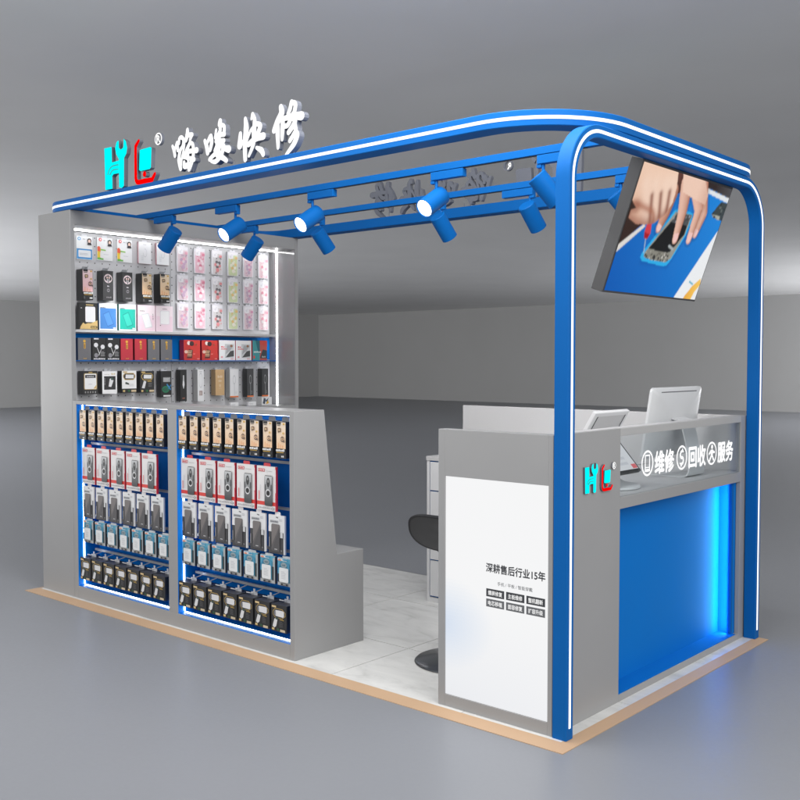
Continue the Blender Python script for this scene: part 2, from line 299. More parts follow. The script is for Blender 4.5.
# tiled base of the kiosk
XL, YW = -3.868, 1.915
XR, YF = 0.055, -0.022
mb = MB(); mb.box(XL, XR, YF, YW, -0.012, -0.004, 1)
xs = [XL, -3.51, -2.74, -1.97, -1.2, -0.43, XR]; ys = [YF, 0.53, 1.285, YW]
for i in range(len(xs) - 1):
    for j in range(len(ys) - 1):
        g = 0.0022
        mb.box(xs[i] + (g if i else 0), xs[i + 1] - (g if i < len(xs) - 2 else 0), ys[j] + (g if j else 0), ys[j + 1] - (g if j < len(ys) - 2 else 0), -0.0039, 0.0, 0)
tag(mb.build('tiled_platform', [TILE, GROUT]), kind='structure')
mb = MB()
o_, w_ = 0.062, 0.0
ring_in = [(XL, YF), (XR, YF), (XR, YW), (XL, YW)]; ring_out = [(XL - o_, YF - o_ - 0.012), (XR + o_ - 0.008, YF - o_ - 0.012), (XR + o_ - 0.008, YW + 0.03), (XL - o_, YW + 0.03)]
for k in range(4):
    j = (k + 1) % 4
    a, b, c, d = ring_in[k], ring_in[j], ring_out[j], ring_out[k]
    mb.face([(a[0], a[1], 0.0005), (d[0], d[1], -0.009), (c[0], c[1], -0.009), (b[0], b[1], 0.0005)])
    mb.face([(d[0], d[1], -0.009), (d[0], d[1], -0.0118), (c[0], c[1], -0.0118), (c[0], c[1], -0.009)])
tag(mb.build('platform_trim', TAN), kind='structure')

# ------------------------------------------------------------------ tall display wall at the left end
tw = thing('tall_display_wall', 'tall grey display wall with white pegboard niche at the left end', 'display wall', (-3.68, 0.95, 0))
XB, XF = -3.78, -3.49
mb = MB()
mb.box(XL, XF, 0.0, 0.03, 0, 2.40, 0)                      # near end board
mb.box(XL, XF, 1.872, 1.902, 0, 2.40, 0)                   # far end board, outside
mb.box(XL, XF - 0.001, 0.0303, 1.8717, 2.312, 2.3995, 0)   # header
mb.box(XL, XF - 0.001, 0.0303, 1.8717, 0, 1.135, 0)        # closed base behind the low cabinet
mb.box(XL, XL + 0.02, 0.0303, 1.8717, 1.1355, 2.3115, 0)
mb.build('carcass', GREY, tw, bevel=0.0015)
mb = MB(); mb.box(XB, XF - 0.004, 1.8675, 1.8714, 1.1365, 2.3105)
mb.build('glossy_side', GLOSSW, tw)
mb = MB(); mb.box(XL + 0.021, XB, 0.031, 1.866, 1.1365, 2.3105, 0)
mb.box(XB, XB + 0.0006, 0.9455, 0.9475, 1.1365, 2.31, 1)
for iz in range(21):
    z = 1.18 + iz * 0.055
    if 1.46 < z < 1.69: continue
    for iy in range(33):
        y = 0.07 + iy * 0.0555
        mb.face([(XB + 0.0007, y + 0.0045 * math.cos(t * PI / 4), z + 0.0045 * math.sin(t * PI / 4)) for t in range(8)], 1)
mb.build('pegboard', [PEG, HOLE], tw)
mb = MB(); mb.box(XB + 0.001, XB + 0.006, 0.032, 0.944, 1.482, 1.650); mb.box(XB + 0.001, XB + 0.006, 0.949, 1.862, 1.482, 1.650)
mb.build('blue_back_board', BLUEP, tw)
mb = MB(); mb.box(XB + 0.001, -3.69, 0.0305, 1.8665, 1.468, 1.4748); mb.build('shelf', BLUE, tw, bevel=0.001)
mb = MB(); mb.box(XB + 0.001, -3.69, 0.0305, 1.8665, 1.656, 1.673); mb.build('shelf', GREYL, tw, bevel=0.001)
mb = MB(); mb.box(-3.696, -3.688, 1.863, 1.8672, 1.137, 2.31); mb.build('led_strip', LEDN, tw)
mb = MB(); mb.box(-3.696, -3.688, 0.032, 1.860, 2.306, 2.3115); mb.build('led_strip', LEDN, tw)

# ------------------------------------------------------------------ low display cabinet along the front
cab = thing('low_display_cabinet', 'low grey front cabinet with two blue product bays and a sloped back', 'cabinet', (-2.48, 0.2, 0))
X0, X1 = -3.489, -1.475
B1, B2 = (-3.445, -2.502), (-2.422, -1.507)
ZB0, ZB1 = 0.076, 1.204
mb = MB()
yz = lambda a, b, d: (d, a, b)
prof = [(0, 0), (0.489, 0), (0.489, 0.486), (0.294, 0.486), (0.205, 1.226), (0, 1.226)]
mb.prism(prof, X1, B2[1] , yz)                               # right end board
mb.box(X0, B1[0], 0, 0.18, 0, 1.2258, 0); mb.box(B1[1], B2[0], 0, 0.16, ZB0, ZB1, 0)
mb.box(B1[0], B2[1] - 0.0003, 0.0, 0.16, 0, ZB0, 0); mb.box(B1[0], B2[1] - 0.0003, 0.0, 0.204, ZB1, 1.2257, 0)
mb.build('carcass', GREY, cab, bevel=0.0015)
mb = MB(); mb.prism([(0.162, 0.488), (0.292, 0.488), (0.203, 1.2035), (0.162, 1.2035)], B2[1] - 0.0005, X0, yz); mb.build('sloped_back', GREY, cab)
mb = MB(); mb.box(X0, B2[1] - 0.0005, 0.164, 0.4885, 0.0, 0.4858); mb.build('bench', GREY, cab, bevel=0.0015)
for (a, b) in (B1, B2):
    mb = MB()
    mb.box(a + 0.002, b - 0.002, 0.150, 0.158, ZB0, ZB1)
    mb.box(a, a + 0.0025, 0.003, 0.15, ZB0, ZB1); mb.box(b - 0.0025, b, 0.003, 0.15, ZB0, ZB1)
    mb.box(a + 0.0025, b - 0.0025, 0.003, 0.15, ZB0, ZB0 + 0.0025); mb.box(a + 0.0025, b - 0.0025, 0.003, 0.15, ZB1 - 0.0025, ZB1)
    mb.build('bay_lining', BLUEB, cab)
    mb = MB(); mb.box(a + 0.003, a + 0.007, 0.038, 0.0445, ZB0 + 0.01, ZB1 - 0.004); mb.build('led_strip', LEDY, cab)
    mb = MB(); mb.box(a + 0.012, b - 0.004, 0.036, 0.043, ZB0 + 0.003, ZB0 + 0.007); mb.build('led_strip', LEDY, cab)
    mb = MB(); mb.box(a + 0.012, b - 0.004, 0.060, 0.068, ZB1 - 0.008, ZB1 - 0.003); mb.build('led_strip', LEDY, cab)
    for zr, yr in ((0.957, 0.10), (0.722, 0.10), (0.508, 0.10), (0.290, 0.118)):
        mb = MB(); mb.box(a + 0.010, b - 0.010, yr - 0.006, yr + 0.008, zr - 0.006, zr + 0.008); mb.build('hook_rail', RAILM, cab)

# ------------------------------------------------------------------ goods
ORD = ['first', 'second', 'third', 'fourth', 'fifth', 'sixth', 'seventh', 'eighth', 'ninth']
def lip(c): return tuple(min(1, v * .985 + .010) for v in lin(c))      # ink on paper is never fully black
class Item:
    """a pack standing upright: front face on y = 0, depth towards +y, base z = 0"""
    def __init__(s, w, h, d, side, front, top=None):
        s.w, s.h, s.d = w, h, d; s.mb = MB(); s.k = 0
        sd = lip(side); fr = lip(front); tp = lip(top or side)
        x = w / 2; e = min(0.0012, d / 5)
        s.mb.mesh([(-x, 0, 0), (x, 0, 0), (x, 0, h), (-x, 0, h)], [(0, 1, 2, 3)], 0, fr)
        s.mb.mesh([(-x, 0, 0), (-x, d, 0), (-x, d, h), (-x, 0, h)], [(0, 3, 2, 1)], 0, sd)
        s.mb.mesh([(x, 0, 0), (x, d, 0), (x, d, h), (x, 0, h)], [(0, 1, 2, 3)], 0, sd)
        s.mb.mesh([(-x, 0, h), (x, 0, h), (x, d, h), (-x, d, h)], [(0, 1, 2, 3)], 0, tp)
        s.mb.mesh([(-x, 0, 0), (x, 0, 0), (x, d, 0), (-x, d, 0)], [(3, 2, 1, 0)], 0, sd)
        s.mb.mesh([(-x, d, 0), (x, d, 0), (x, d, h), (-x, d, h)], [(3, 2, 1, 0)], 0, sd)
    def P(s, u, v): return (-s.w / 2 + u * s.w, -0.0004 * (s.k + 1), v * s.h)
    def poly(s, pts, col): s.mb.face([s.P(u, v) for u, v in pts], 0, lip(col)); s.k += 1; return s
    def rect(s, u0, u1, v0, v1, col): return s.poly([(u0, v0), (u1, v0), (u1, v1), (u0, v1)], col)
    def oval(s, u, v, ru, rv, col, n=16): return s.poly(ellipse(u, v, ru, rv, n), col)
    def ring(s, u, v, ru, rv, t, col, n=16):
        for k in range(n):
            a, b = 2 * PI * k / n, 2 * PI * (k + 1) / n
            q = [(u + ru * math.cos(a), v + rv * math.sin(a)), (u + ru * math.cos(b), v + rv * math.sin(b)), (u + (ru - t) * math.cos(b), v + (rv - t) * math.sin(b)), (u + (ru - t) * math.cos(a), v + (rv - t) * math.sin(a))]
            s.mb.face([s.P(*p) for p in q], 0, lip(col))
        s.k += 1; return s
    def rrect(s, u0, u1, v0, v1, ru, col, n=4):
        rv = ru * s.w / s.h; pts = []
        for cx, cy, a0 in ((u1 - ru, v0 + rv, -90), (u1 - ru, v1 - rv, 0), (u0 + ru, v1 - rv, 90), (u0 + ru, v0 + rv, 180)):
            for k in range(n + 1):
                t = R(a0 + 90 * k / n); pts.append((cx + ru * math.cos(t), cy + rv * math.sin(t)))
        return s.poly(pts, col)
    def words(s, u0, u1, v0, v1, col, n=5, seed=1):
        rg = random.Random(seed); st = (u1 - u0) / n
        for k in range(n):
            h = rg.uniform(0.7, 1.0)
            s.mb.face([s.P(a, b) for a, b in ((u0 + k * st, v0), (u0 + (k + rg.uniform(.6, .85)) * st, v0), (u0 + (k + .8) * st, v0 + (v1 - v0) * h), (u0 + k * st, v0 + (v1 - v0) * h))], 0, lip(col))
        s.k += 1; return s
    def lines(s, u0, u1, v0, v1, n, col, seed=1):
        rg = random.Random(seed); st = (v1 - v0) / n
        for k in range(n):
            s.mb.face([s.P(a, b) for a, b in ((u0, v0 + k * st), (u0 + (u1 - u0) * rg.uniform(.65, 1), v0 + k * st), (u0 + (u1 - u0) * rg.uniform(.65, 1), v0 + (k + .45) * st), (u0, v0 + (k + .45) * st))], 0, lip(col))
        s.k += 1; return s
    def grad(s, u0, u1, v0, v1, c0, c1, n=8):
        for k in range(n):
            f = (k + .5) / n; c = tuple(c0[i] + (c1[i] - c0[i]) * f for i in range(3)); a = v0 + (v1 - v0) * k / n; b = v0 + (v1 - v0) * (k + 1) / n
            s.mb.face([s.P(*p) for p in ((u0, a), (u1, a), (u1, b), (u0, b))], 0, lip(c))
        s.k += 1; return s
    def make(s, name): return s.mb.build(name, PRINT, None, loc=(0, 0, 0), fix=False)

def tab_mesh(w, h, d, col, hook=0.0):
    """hang tab standing above a pack; hook = length of the peg that carries it"""
    m = MB(); c = lin(col)
    m.prism([(-w / 2, 0), (w / 2, 0), (w / 2, h * .7), (w / 2 - h * .3, h), (-w / 2 + h * .3, h), (-w / 2, h * .7)], d, d + 0.0016, lambda a, b, q: (a, q, b), 0, c=c)
    return m

def peach(w=.0705, h=.182, d=.07, tone=((246, 205, 165), (240, 224, 206))):
    t = Item(w, h, d, (24, 24, 26), (30, 30, 32), (55, 55, 58))
    t.grad(0.03, 0.97, .27, .985, tone[0], tone[1])
    for k in range(3): t.rect(.2 + .22 * k, .27 + .22 * k, .27, .42 - .03 * k, (240, 178, 128))
    t.rect(.08, .5, .925, .985, (38, 36, 38)); t.rect(.12, .46, .885, .912, (120, 112, 104))
    t.oval(.8, .94, .1, .028, (214, 170, 70)); t.rrect(.2, .52, .72, .83, .06, (120, 90, 66)); t.rrect(.27, .45, .745, .805, .04, (206, 178, 140)); t.rect(.24, .3, .70, .75, (90, 66, 48))
    t.oval(.78, .69, .09, .03, (214, 176, 96)); t.ring(.7, .53, .19, .075, .03, (84, 62, 52)); t.oval(.7, .53, .08, .032, (176, 140, 104)); t.rect(.84, .92, .44, .5, (70, 56, 50))
    t.words(.06, .96, .195, .262, (244, 244, 244), 6, 3); t.rect(.1, .86, .160, .178, (206, 164, 60))
    t.words(.62, .9, .04, .09, (220, 220, 220), 2, 5); t.words(.06, .2, .03, .12, (96, 96, 98), 2, 6)
    return t
def redpack(w=.1435, h=.224, d=.012):
    t = Item(w, h, d, (190, 24, 44), (238, 236, 236), (215, 215, 218))
    t.rect(0, 1, .12, .205, (226, 66, 58)); t.rect(.965, 1, 0, 1, (216, 32, 60)); t.rect(.968, .998, .42, .94, (246, 222, 224))
    t.rect(.08, .42, .875, .945, (214, 58, 66)); t.rect(.10, .40, .888, .932, (246, 226, 226)); t.words(.13, .37, .895, .925, (214, 58, 66), 4, 2)
    t.lines(.5, .88, .89, .92, 1, (196, 196, 198)); t.words(.07, .9, .045, .085, (190, 188, 190), 9, 4); t.oval(.86, .06, .07, .032, (150, 150, 152)); t.oval(.86, .06, .035, .016, (225, 225, 225))
    t.rect(.12, .155, .24, .44, (226, 92, 92)); t.rect(.2, .225, .26, .58, (204, 204, 206))
    t.rrect(.44, .85, .115, .80, .06, (70, 70, 72)); t.grad(.455, .835, .135, .785, (64, 66, 68), (206, 208, 210), 14)
    t.oval(.64, .64, .085, .11, (58, 58, 60)); t.oval(.64, .67, .04, .035, (150, 150, 150)); t.rect(.47, .51, .46, .6, (70, 70, 72)); t.rect(.78, .82, .46, .6, (70, 70, 72))
    t.ring(.645, .405, .13, .09, .03, (224, 224, 226)); t.oval(.645, .405, .08, .055, (34, 34, 36))
    return t
def greypack(w=.1185, h=.193, d=.010):
    t = Item(w, h, d, (206, 206, 208), (232, 233, 234), (228, 228, 230))
    t.rect(0, .93, 0, .56, (62, 62, 65)); t.rect(0, .18, .56, .70, (236, 236, 238))
    t.rect(.1, .62, .80, .865, (176, 178, 182)); t.words(.14, .58, .815, .85, (120, 122, 126), 5, 8); t.poly([(.45, .95), (.6, .925), (.62, .95), (.52, .965)], (90, 90, 94)); t.lines(.68, .9, .86, .93, 2, (190, 192, 196))
    t.rrect(.2, .72, .06, .77, .07, (96, 93, 94)); t.poly([(.21, .2), (.7, .72), (.7, .75), (.65, .765), (.22, .76)], (122, 116, 115)); t.poly([(.23, .1), (.71, .66), (.71, .09), (.66, .065), (.25, .065)], (82, 80, 82))
    t.rect(.76, .92, .43, .58, (206, 207, 209)); t.words(.41, .58, .11, .135, (228, 228, 230), 3, 4); t.rect(.06, .11, .16, .42, (150, 150, 152)); t.words(.8, .9, .08, .13, (130, 130, 132), 2, 9)
    return t
def bluepack(w=.110, h=.137, d=.014):
    t = Item(w, h, d, (60, 62, 66), (88, 168, 196), (196, 202, 206))
    t.rect(0, 1, 0, .13, (176, 178, 178)); t.rect(.86, 1, .1, .95, (176, 180, 182)); t.rect(.8, .93, .12, .62, (44, 54, 58)); t.rect(0, .1, .12, .42, (38, 48, 54))
    t.rect(.02, .62, .9, .985, (226, 226, 228)); t.oval(.16, .93, .11, .035, (232, 150, 120)); t.oval(.5, .95, .16, .03, (60, 150, 190)); t.oval(.44, .76, .2, .1, (146, 164, 172)); t.words(.32, .56, .72, .8, (96, 120, 132), 3, 3)
    t.poly([(.02, .6), (.2, .86), (.3, .88), (.12, .56)], (56, 140, 178)); t.poly([(.62, .88), (.82, .8), (.82, .6), (.7, .66)], (70, 150, 184))
    t.rrect(.14, .76, .14, .66, .06, (232, 234, 235)); t.lines(.28, .62, .26, .56, 5, (206, 208, 210)); t.rect(.26, .72, .02, .095, (28, 28, 30)); t.rect(.4, .6, .04, .08, (150, 150, 150))
    return t
def blackbox(w=.113, h=.136, d=.095):
    t = Item(w, h, d, (26, 26, 28), (30, 30, 32), (46, 46, 54))
    oc = [(.1, .62), (.26, .50), (.72, .50), (.93, .62), (.93, .74), (.72, .86), (.26, .86), (.1, .74)]
    t.poly(oc, (190, 160, 92)); t.poly([(.515 + (u - .515) * .93, .68 + (v - .68) * .88) for u, v in oc], (36, 36, 38))
    t.poly([(.2, .62), (.32, .57), (.78, .56), (.84, .61), (.84, .77), (.76, .80), (.3, .79), (.2, .74)], (226, 226, 228)); t.poly([(.2, .62), (.32, .6), (.3, .78), (.2, .74)], (130, 130, 134))
    t.poly([(.1, .18), (.22, .13), (.34, .2), (.42, .44), (.34, .5), (.22, .46)], (222, 222, 224)); t.oval(.38, .49, .1, .045, (60, 80, 74))
    t.rect(.06, .34, .88, .95, (220, 192, 140)); t.words(.58, .86, .455, .49, (206, 170, 80), 4, 3); t.lines(.56, .84, .2, .43, 5, (84, 84, 86)); t.oval(.48, .09, .07, .05, (36, 84, 52)); t.rect(.08, .24, .05, .13, (214, 188, 130)); t.rect(.62, .94, .03, .12, (206, 190, 160))
    return t

def copy_tree(o, parent=None):
    c = o.copy(); COL.objects.link(c)
    if parent is not None: c.parent = parent
    for ch in [k for k in bpy.data.objects if k.parent == o]: copy_tree(ch, c)
    return c

def hang(root, w, h, d, y, col, top, mat=None):
    tb = tab_mesh(w, h, y, col); t = MB(); t.v = [(p[0], p[1], p[2] + top) for p in tb.v]; t.f, t.m, t.c = tb.f, tb.m, tb.c
    return t.build('hang_tab', PRINT, root)

def peg(root, z, y0, y1):
    m = MB(); m.tube((0, y0, z + 0.006), (0, y1, z), 0.0022, seg=8); m.tube((0, y0, z + 0.006), (0, y0 - 0.004, z + 0.016), 0.0022, seg=8)
    return m.build('hook', CLEARP, root)

BAYN = ['left', 'right']
def fill_row(kind, maker, desc, cat, row, lay, yf, z0, extra=None, name='boxed_goods', group=None):
    proto = None
    for b, (x_first, pitch, n) in enumerate(lay):
        for k in range(n):
            if proto is None:
                proto = maker().make(name)
                if extra: extra(proto)
                o = proto
            else: o = copy_tree(proto)
            o.location = (x_first + pitch * k, yf, z0); o.rotation_euler = (0, 0, 0)
            tag(o, '%s, %s in %s of %s bay' % (desc, ORD[k], row, BAYN[b]), cat, group)

OFF = -1.008     # the two bays are filled alike
fill_row('peach', peach, 'slim black box with peach window', 'box', 'top row', [(-2.373 + OFF, .0999, 9), (-2.373, .0999, 9)], .006, .989,
         lambda r: hang(r, .05, .022, 0, .03, (150, 152, 156), .182), 'earphone_box', 'peach window boxes in the top rows')
def red_tab(r):
    hang(r, .05, .016, 0, .005, (214, 70, 78), .224)
fill_row('red', redpack, 'red striped phone case pack', 'pack', 'second row', [(-2.336 + OFF, .1588, 5), (-2.336, .1588, 5)], .020, .7175, red_tab, 'phone_case_pack', 'red and white packs in the second rows')
fill_row('grey', greypack, 'charcoal pack with phone print', 'pack', 'third row', [(-2.341 + OFF, .143, 6), (-2.341, .143, 6)], .020, .5085, lambda r: hang(r, .04, .016, 0, .008, (222, 223, 226), .193), 'power_bank_pack', 'charcoal phone packs in the third rows')
fill_row('blue', bluepack, 'light blue charger pack', 'pack', 'fourth row', [(-2.347 + OFF, .1305, 7), (-2.347, .1305, 7)], .020, .3545, lambda r: hang(r, .06, .01, 0, .01, (200, 206, 210), .137), 'charger_pack', 'light blue charger packs in the fourth rows')
def bb_extra(r):
    m = MB(); c = lin((196, 199, 206))
    m.box(-.024, .024, .058, .0605, .134, .1515, 0, c); m.box(-.007, .007, .058, .0605, .1515, .168, 0, c)
    m.build('hang_tab', PRINT, r, fix=False)
    p = MB(); pts = [(0.004, .112, .158), (0.0, .07, .150), (-.014, .046, .146), (-.036, .036, .149)]
    for a, b in zip(pts, pts[1:]): p.tube(a, b, .0028, seg=8)
    p.build('hook', WHITE, r, smooth=True)
fill_row('black', blackbox, 'black and gold charger box', 'box', 'bottom row', [(-2.3615 + OFF, .1276, 7), (-2.3615, .1276, 7)], .006, .1225, bb_extra, 'charger_box', 'black and gold boxes in the bottom rows')

# ---- goods of the tall wall: they face +x, so they are turned a quarter
def wall_item(it, name, y0, y1, z0, xf, label, cat, group=None, tab=None, pegged=False):
    o = it.make(name)
    if tab:
        hang(o, tab[0], tab[1], 0, it.d * .5, tab[2], it.h)
    if pegged:
        peg(o, it.h + 0.008, -0.004, it.d + max(0, (xf - XB) - it.d))
    o.location = (xf, (y0 + y1) / 2, z0); o.rotation_euler = (0, 0, PI / 2)
    tag(o, label, cat, group)
    return o

def card_a(blue):
    t = Item(.117, .152, .004, (210, 212, 216), (240, 241, 243))
    if blue:
        t.rect(.02, .98, .02, .46, (64, 150, 214)); t.rrect(.12, .90, .10, .40, .05, (236, 240, 244)); t.lines(.2, .8, .2, .3, 2, (196, 202, 210)); t.oval(.17, .88, .1, .075, (90, 170, 224)); t.oval(.17, .88, .05, .04, (228, 240, 248))
    else:
        t.poly([(.02, .05), (.2, .05), (.2, .3), (.24, .45), (.16, .62), (.02, .55)], (236, 200, 60)); t.poly([(.02, .4), (.22, .38), (.22, .55), (.12, .62), (.02, .58)], (232, 96, 66)); t.rect(.02, .4, .03, .12, (110, 186, 84)); t.poly([(.2, .44), (.55, .42), (.55, .48), (.2, .5)], (150, 200, 100)); t.rrect(.24, .96, .1, .42, .04, (238, 238, 240)); t.lines(.4, .8, .26, .3, 1, (190, 192, 196)); t.oval(.2, .9, .1, .075, (224, 84, 84)); t.oval(.21, .9, .05, .038, (246, 230, 230))
    t.oval(.8, .82, .13, .11, (46, 38, 40)); t.oval(.8, .8, .08, .08, (238, 206, 190)); t.poly([(.66, .64), (.95, .64), (.9, .74), (.7, .74)], (60, 52, 58)); t.words(.4, .55, .86, .89, (160, 164, 170), 2, 2)
    return t
def card_w():
    t = Item(.102, .149, .012, (226, 170, 182), (238, 238, 241)); t.rect(.02, .98, .01, .99, (240, 240, 243)); t.words(.38, .62, .87, .89, (170, 172, 178), 4, 2)
    t.ring(.5, .5, .16, .2, .03, (214, 215, 220)); t.rect(.34, .46, .5, .72, (240, 240, 243)); t.lines(.2, .42, .15, .4, 4, (222, 223, 228)); return t
def wheel_box():
    t = Item(.077, .194, .07, (38, 38, 40), (44, 44, 46)); t.ring(.5, .74, .4, .155, .06, (206, 190, 192)); t.rect(.34, .66, .74, .80, (214, 186, 176)); t.poly([(.42, .6), (.58, .6), (.62, .72), (.38, .72)], (196, 196, 198)); t.rect(.46, .54, .6, .86, (60, 60, 62))
    t.words(.4, .62, .46, .5, (190, 190, 192), 2, 2); t.ring(.5, .34, .14, .06, .04, (120, 120, 122)); t.words(.3, .8, .08, .13, (130, 130, 132), 4, 4); return t
def ph(w, h, d, base, acc):
    t = Item(w, h, d, base, base); return t
def c_black():
    t = Item(.134, .174, .03, (26, 26, 28), (32, 32, 33)); t.rect(.36, .76, .90, .94, (196, 170, 110)); t.rrect(.32, .86, .28, .86, .07, (236, 236, 238)); t.poly([(.02, .02), (.98, .02), (.98, .36), (.8, .30), (.62, .24), (.44, .24), (.3, .2), (.2, .26), (.06, .12)], (222, 190, 124)); t.rect(.6, .96, .05, .14, (70, 60, 40)); t.words(.64, .92, .07, .12, (214, 180, 110), 4, 2); t.oval(.1, .8, .04, .02, (180, 180, 180)); return t
def c_col(c1, c2, c3):
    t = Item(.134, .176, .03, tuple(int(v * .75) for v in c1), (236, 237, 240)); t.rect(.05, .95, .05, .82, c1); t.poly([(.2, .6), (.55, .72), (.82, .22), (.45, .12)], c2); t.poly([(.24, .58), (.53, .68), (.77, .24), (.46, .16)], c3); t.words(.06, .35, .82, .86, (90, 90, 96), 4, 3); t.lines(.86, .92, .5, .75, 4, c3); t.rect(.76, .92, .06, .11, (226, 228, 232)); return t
def c_pink(kind):
    t = Item(.14, .177, .03, (216, 176, 194), (244, 226, 234)); t.rect(.04, .96, .03, .97, (240, 214, 226)); t.rect(.04, .96, .60, .97, (243, 228, 234))
    if kind: t.poly([(.2, .64), (.62, .70), (.84, .16), (.42, .10)], (214, 214, 218)); t.poly([(.23, .62), (.6, .67), (.8, .19), (.44, .13)], (238, 238, 240)); t.words(.12, .4, .76, .79, (90, 80, 90), 4, 3); t.lines(.84, .9, .45, .7, 5, (90, 80, 90))
    else: t.rrect(.24, .8, .28, .82, .06, (222, 216, 222)); t.rrect(.27, .77, .30, .80, .06, (246, 244, 246)); t.words(.38, .66, .87, .9, (90, 80, 90), 4, 3); t.oval(.25, .24, .03, .02, (80, 70, 80))
    return t
def cloth(base):
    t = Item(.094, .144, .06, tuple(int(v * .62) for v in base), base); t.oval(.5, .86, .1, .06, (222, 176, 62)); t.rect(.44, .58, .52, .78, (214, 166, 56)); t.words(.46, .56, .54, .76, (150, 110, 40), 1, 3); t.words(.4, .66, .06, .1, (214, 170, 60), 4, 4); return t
def buds():
    t = Item(.102, .146, .06, (18, 20, 36), (30, 30, 32)); t.rect(.14, .48, .93, .985, (232, 232, 234)); t.oval(.28, .68, .15, .1, (224, 224, 226)); t.oval(.76, .60, .15, .1, (224, 224, 226))
    t.poly([(.3, .62), (.34, .62), (.54, .3), (.5, .28)], (210, 210, 212)); t.poly([(.72, .56), (.68, .54), (.44, .22), (.48, .2)], (210, 210, 212)); t.oval(.28, .22, .14, .1, (140, 140, 144)); t.lines(.6, .95, .18, .42, 5, (150, 150, 152)); t.words(.1, .95, .03, .1, (220, 220, 222), 7, 4); return t
def redbook():
    t = Item(.141, .144, .05, (170, 40, 66), (206, 52, 46)); t.poly([(.04, .02), (.4, .02), (.45, .5), (.3, .95), (.04, .95)], (190, 44, 40)); t.oval(.3, .85, .1, .1, (232, 220, 214)); t.oval(.48, .82, .14, .12, (60, 30, 32)); t.poly([(.16, .1), (.5, .1), (.55, .5), (.3, .55)], (96, 40, 36)); t.lines(.2, .52, .2, .52, 4, (226, 190, 150)); t.oval(.12, .42, .1, .08, (220, 190, 176)); t.words(.8, .95, .06, .1, (236, 190, 180), 3, 3); t.oval(.75, .78, .04, .05, (130, 90, 50)); t.lines(.55, .7, .3, .36, 1, (240, 150, 140)); return t
def whitebook():
    t = Item(.149, .147, .05, (196, 48, 58), (238, 238, 240)); t.rect(.36, .92, .12, .82, (206, 208, 210)); t.poly([(.4, .14), (.92, .2), (.92, .5), (.7, .46)], (70, 72, 74)); t.poly([(.4, .3), (.7, .5), (.9, .75), (.5, .75)], (170, 172, 176)); t.oval(.76, .72, .08, .06, (150, 100, 70)); t.words(.12, .36, .64, .7, (222, 70, 76), 2, 2); t.words(.12, .5, .54, .6, (222, 90, 96), 4, 3); t.rect(.1, .22, .12, .2, (236, 160, 164)); t.words(.7, .92, .06, .09, (220, 90, 96), 4, 5); return t
def tealbook():
    t = Item(.143, .15, .05, (196, 48, 58), (196, 90, 80)); t.rect(0, .5, 0, 1, (58, 150, 156)); t.poly([(.2, 1), (.5, 1), (.52, .3), (.36, .5)], (28, 104, 116)); t.poly([(.5, .1), (1, .1), (1, .5), (.7, .55)], (60, 70, 76)); t.words(.08, .6, .38, .48, (206, 226, 226), 5, 3); t.oval(.1, .16, .06, .08, (220, 70, 70)); t.words(.64, .9, .14, .22, (190, 190, 190), 3, 2); t.poly([(.5, .8), (1, .7), (1, 1), (.5, 1)], (206, 74, 66)); return t
def d_1():
    t = Item(.105, .152, .06, (40, 40, 42), (38, 38, 40)); t.rrect(.06, .96, .2, .9, .08, (190, 160, 96)); t.rrect(.1, .92, .22, .88, .07, (240, 240, 240)); t.rect(.14, .86, .70, .83, (40, 40, 42)); t.words(.24, .76, .74, .79, (200, 200, 200), 4, 3); t.poly([(.7, .24), (.9, .24), (.9, .4)], (214, 180, 110)); t.lines(.36, .66, .42, .46, 1, (190, 190, 190))
    for k in range(5): t.rect(.1 + .17 * k, .18 + .17 * k, .05, .13, (150, 150, 150))
    t.rect(.36, .62, .92, .96, (190, 160, 96)); return t
def d_2():
    t = Item(.111, .149, .05, (56, 56, 58), (240, 240, 241)); t.rect(.12, .9, .18, .78, (44, 44, 46)); t.poly([(.42, .32), (.6, .3), (.76, .58), (.66, .7), (.5, .66)], (226, 226, 228)); t.oval(.66, .66, .08, .06, (60, 90, 76)); t.words(.14, .5, .84, .88, (200, 196, 186), 5, 3); t.lines(.14, .2, .4, .72, 5, (180, 180, 180)); t.words(.6, .88, .84, .92, (222, 206, 170), 3, 2); return t
def d_3(light):
    t = Item(.113, .148, .05, (38, 38, 40), (38, 38, 40))
    if light: t.rect(.0, 1, .19, 1, (238, 238, 238))
    oc = [(.08, .7), (.2, .58), (.8, .58), (.92, .7), (.92, .8), (.8, .9), (.2, .9), (.08, .8)]
    t.poly(oc, (196, 166, 96)); t.poly([(.5 + (u - .5) * .9, .74 + (v - .74) * .8) for u, v in oc], (48, 48, 50)); t.poly([(.24, .66), (.8, .65), (.82, .82), (.26, .83)], (232, 232, 233))
    if light: t.poly([(.22, .4), (.5, .36), (.46, .44), (.24, .5)], (70, 80, 74)); t.lines(.5, .86, .3, .42, 3, (206, 206, 208))
    else: t.poly([(.1, .22), (.3, .2), (.42, .52), (.26, .56)], (222, 222, 224)); t.lines(.56, .86, .28, .48, 4, (110, 110, 110)); t.words(.5, .8, .5, .56, (206, 170, 90), 4, 3)
    t.rect(.06, .2, .04, .13, (206, 180, 120)); t.oval(.46, .09, .08, .05, (40, 100, 56)); t.rect(.62, .96, .04, .13, (206, 186, 150)); t.rect(.06, .34, .92, .97, (206, 176, 110)); return t
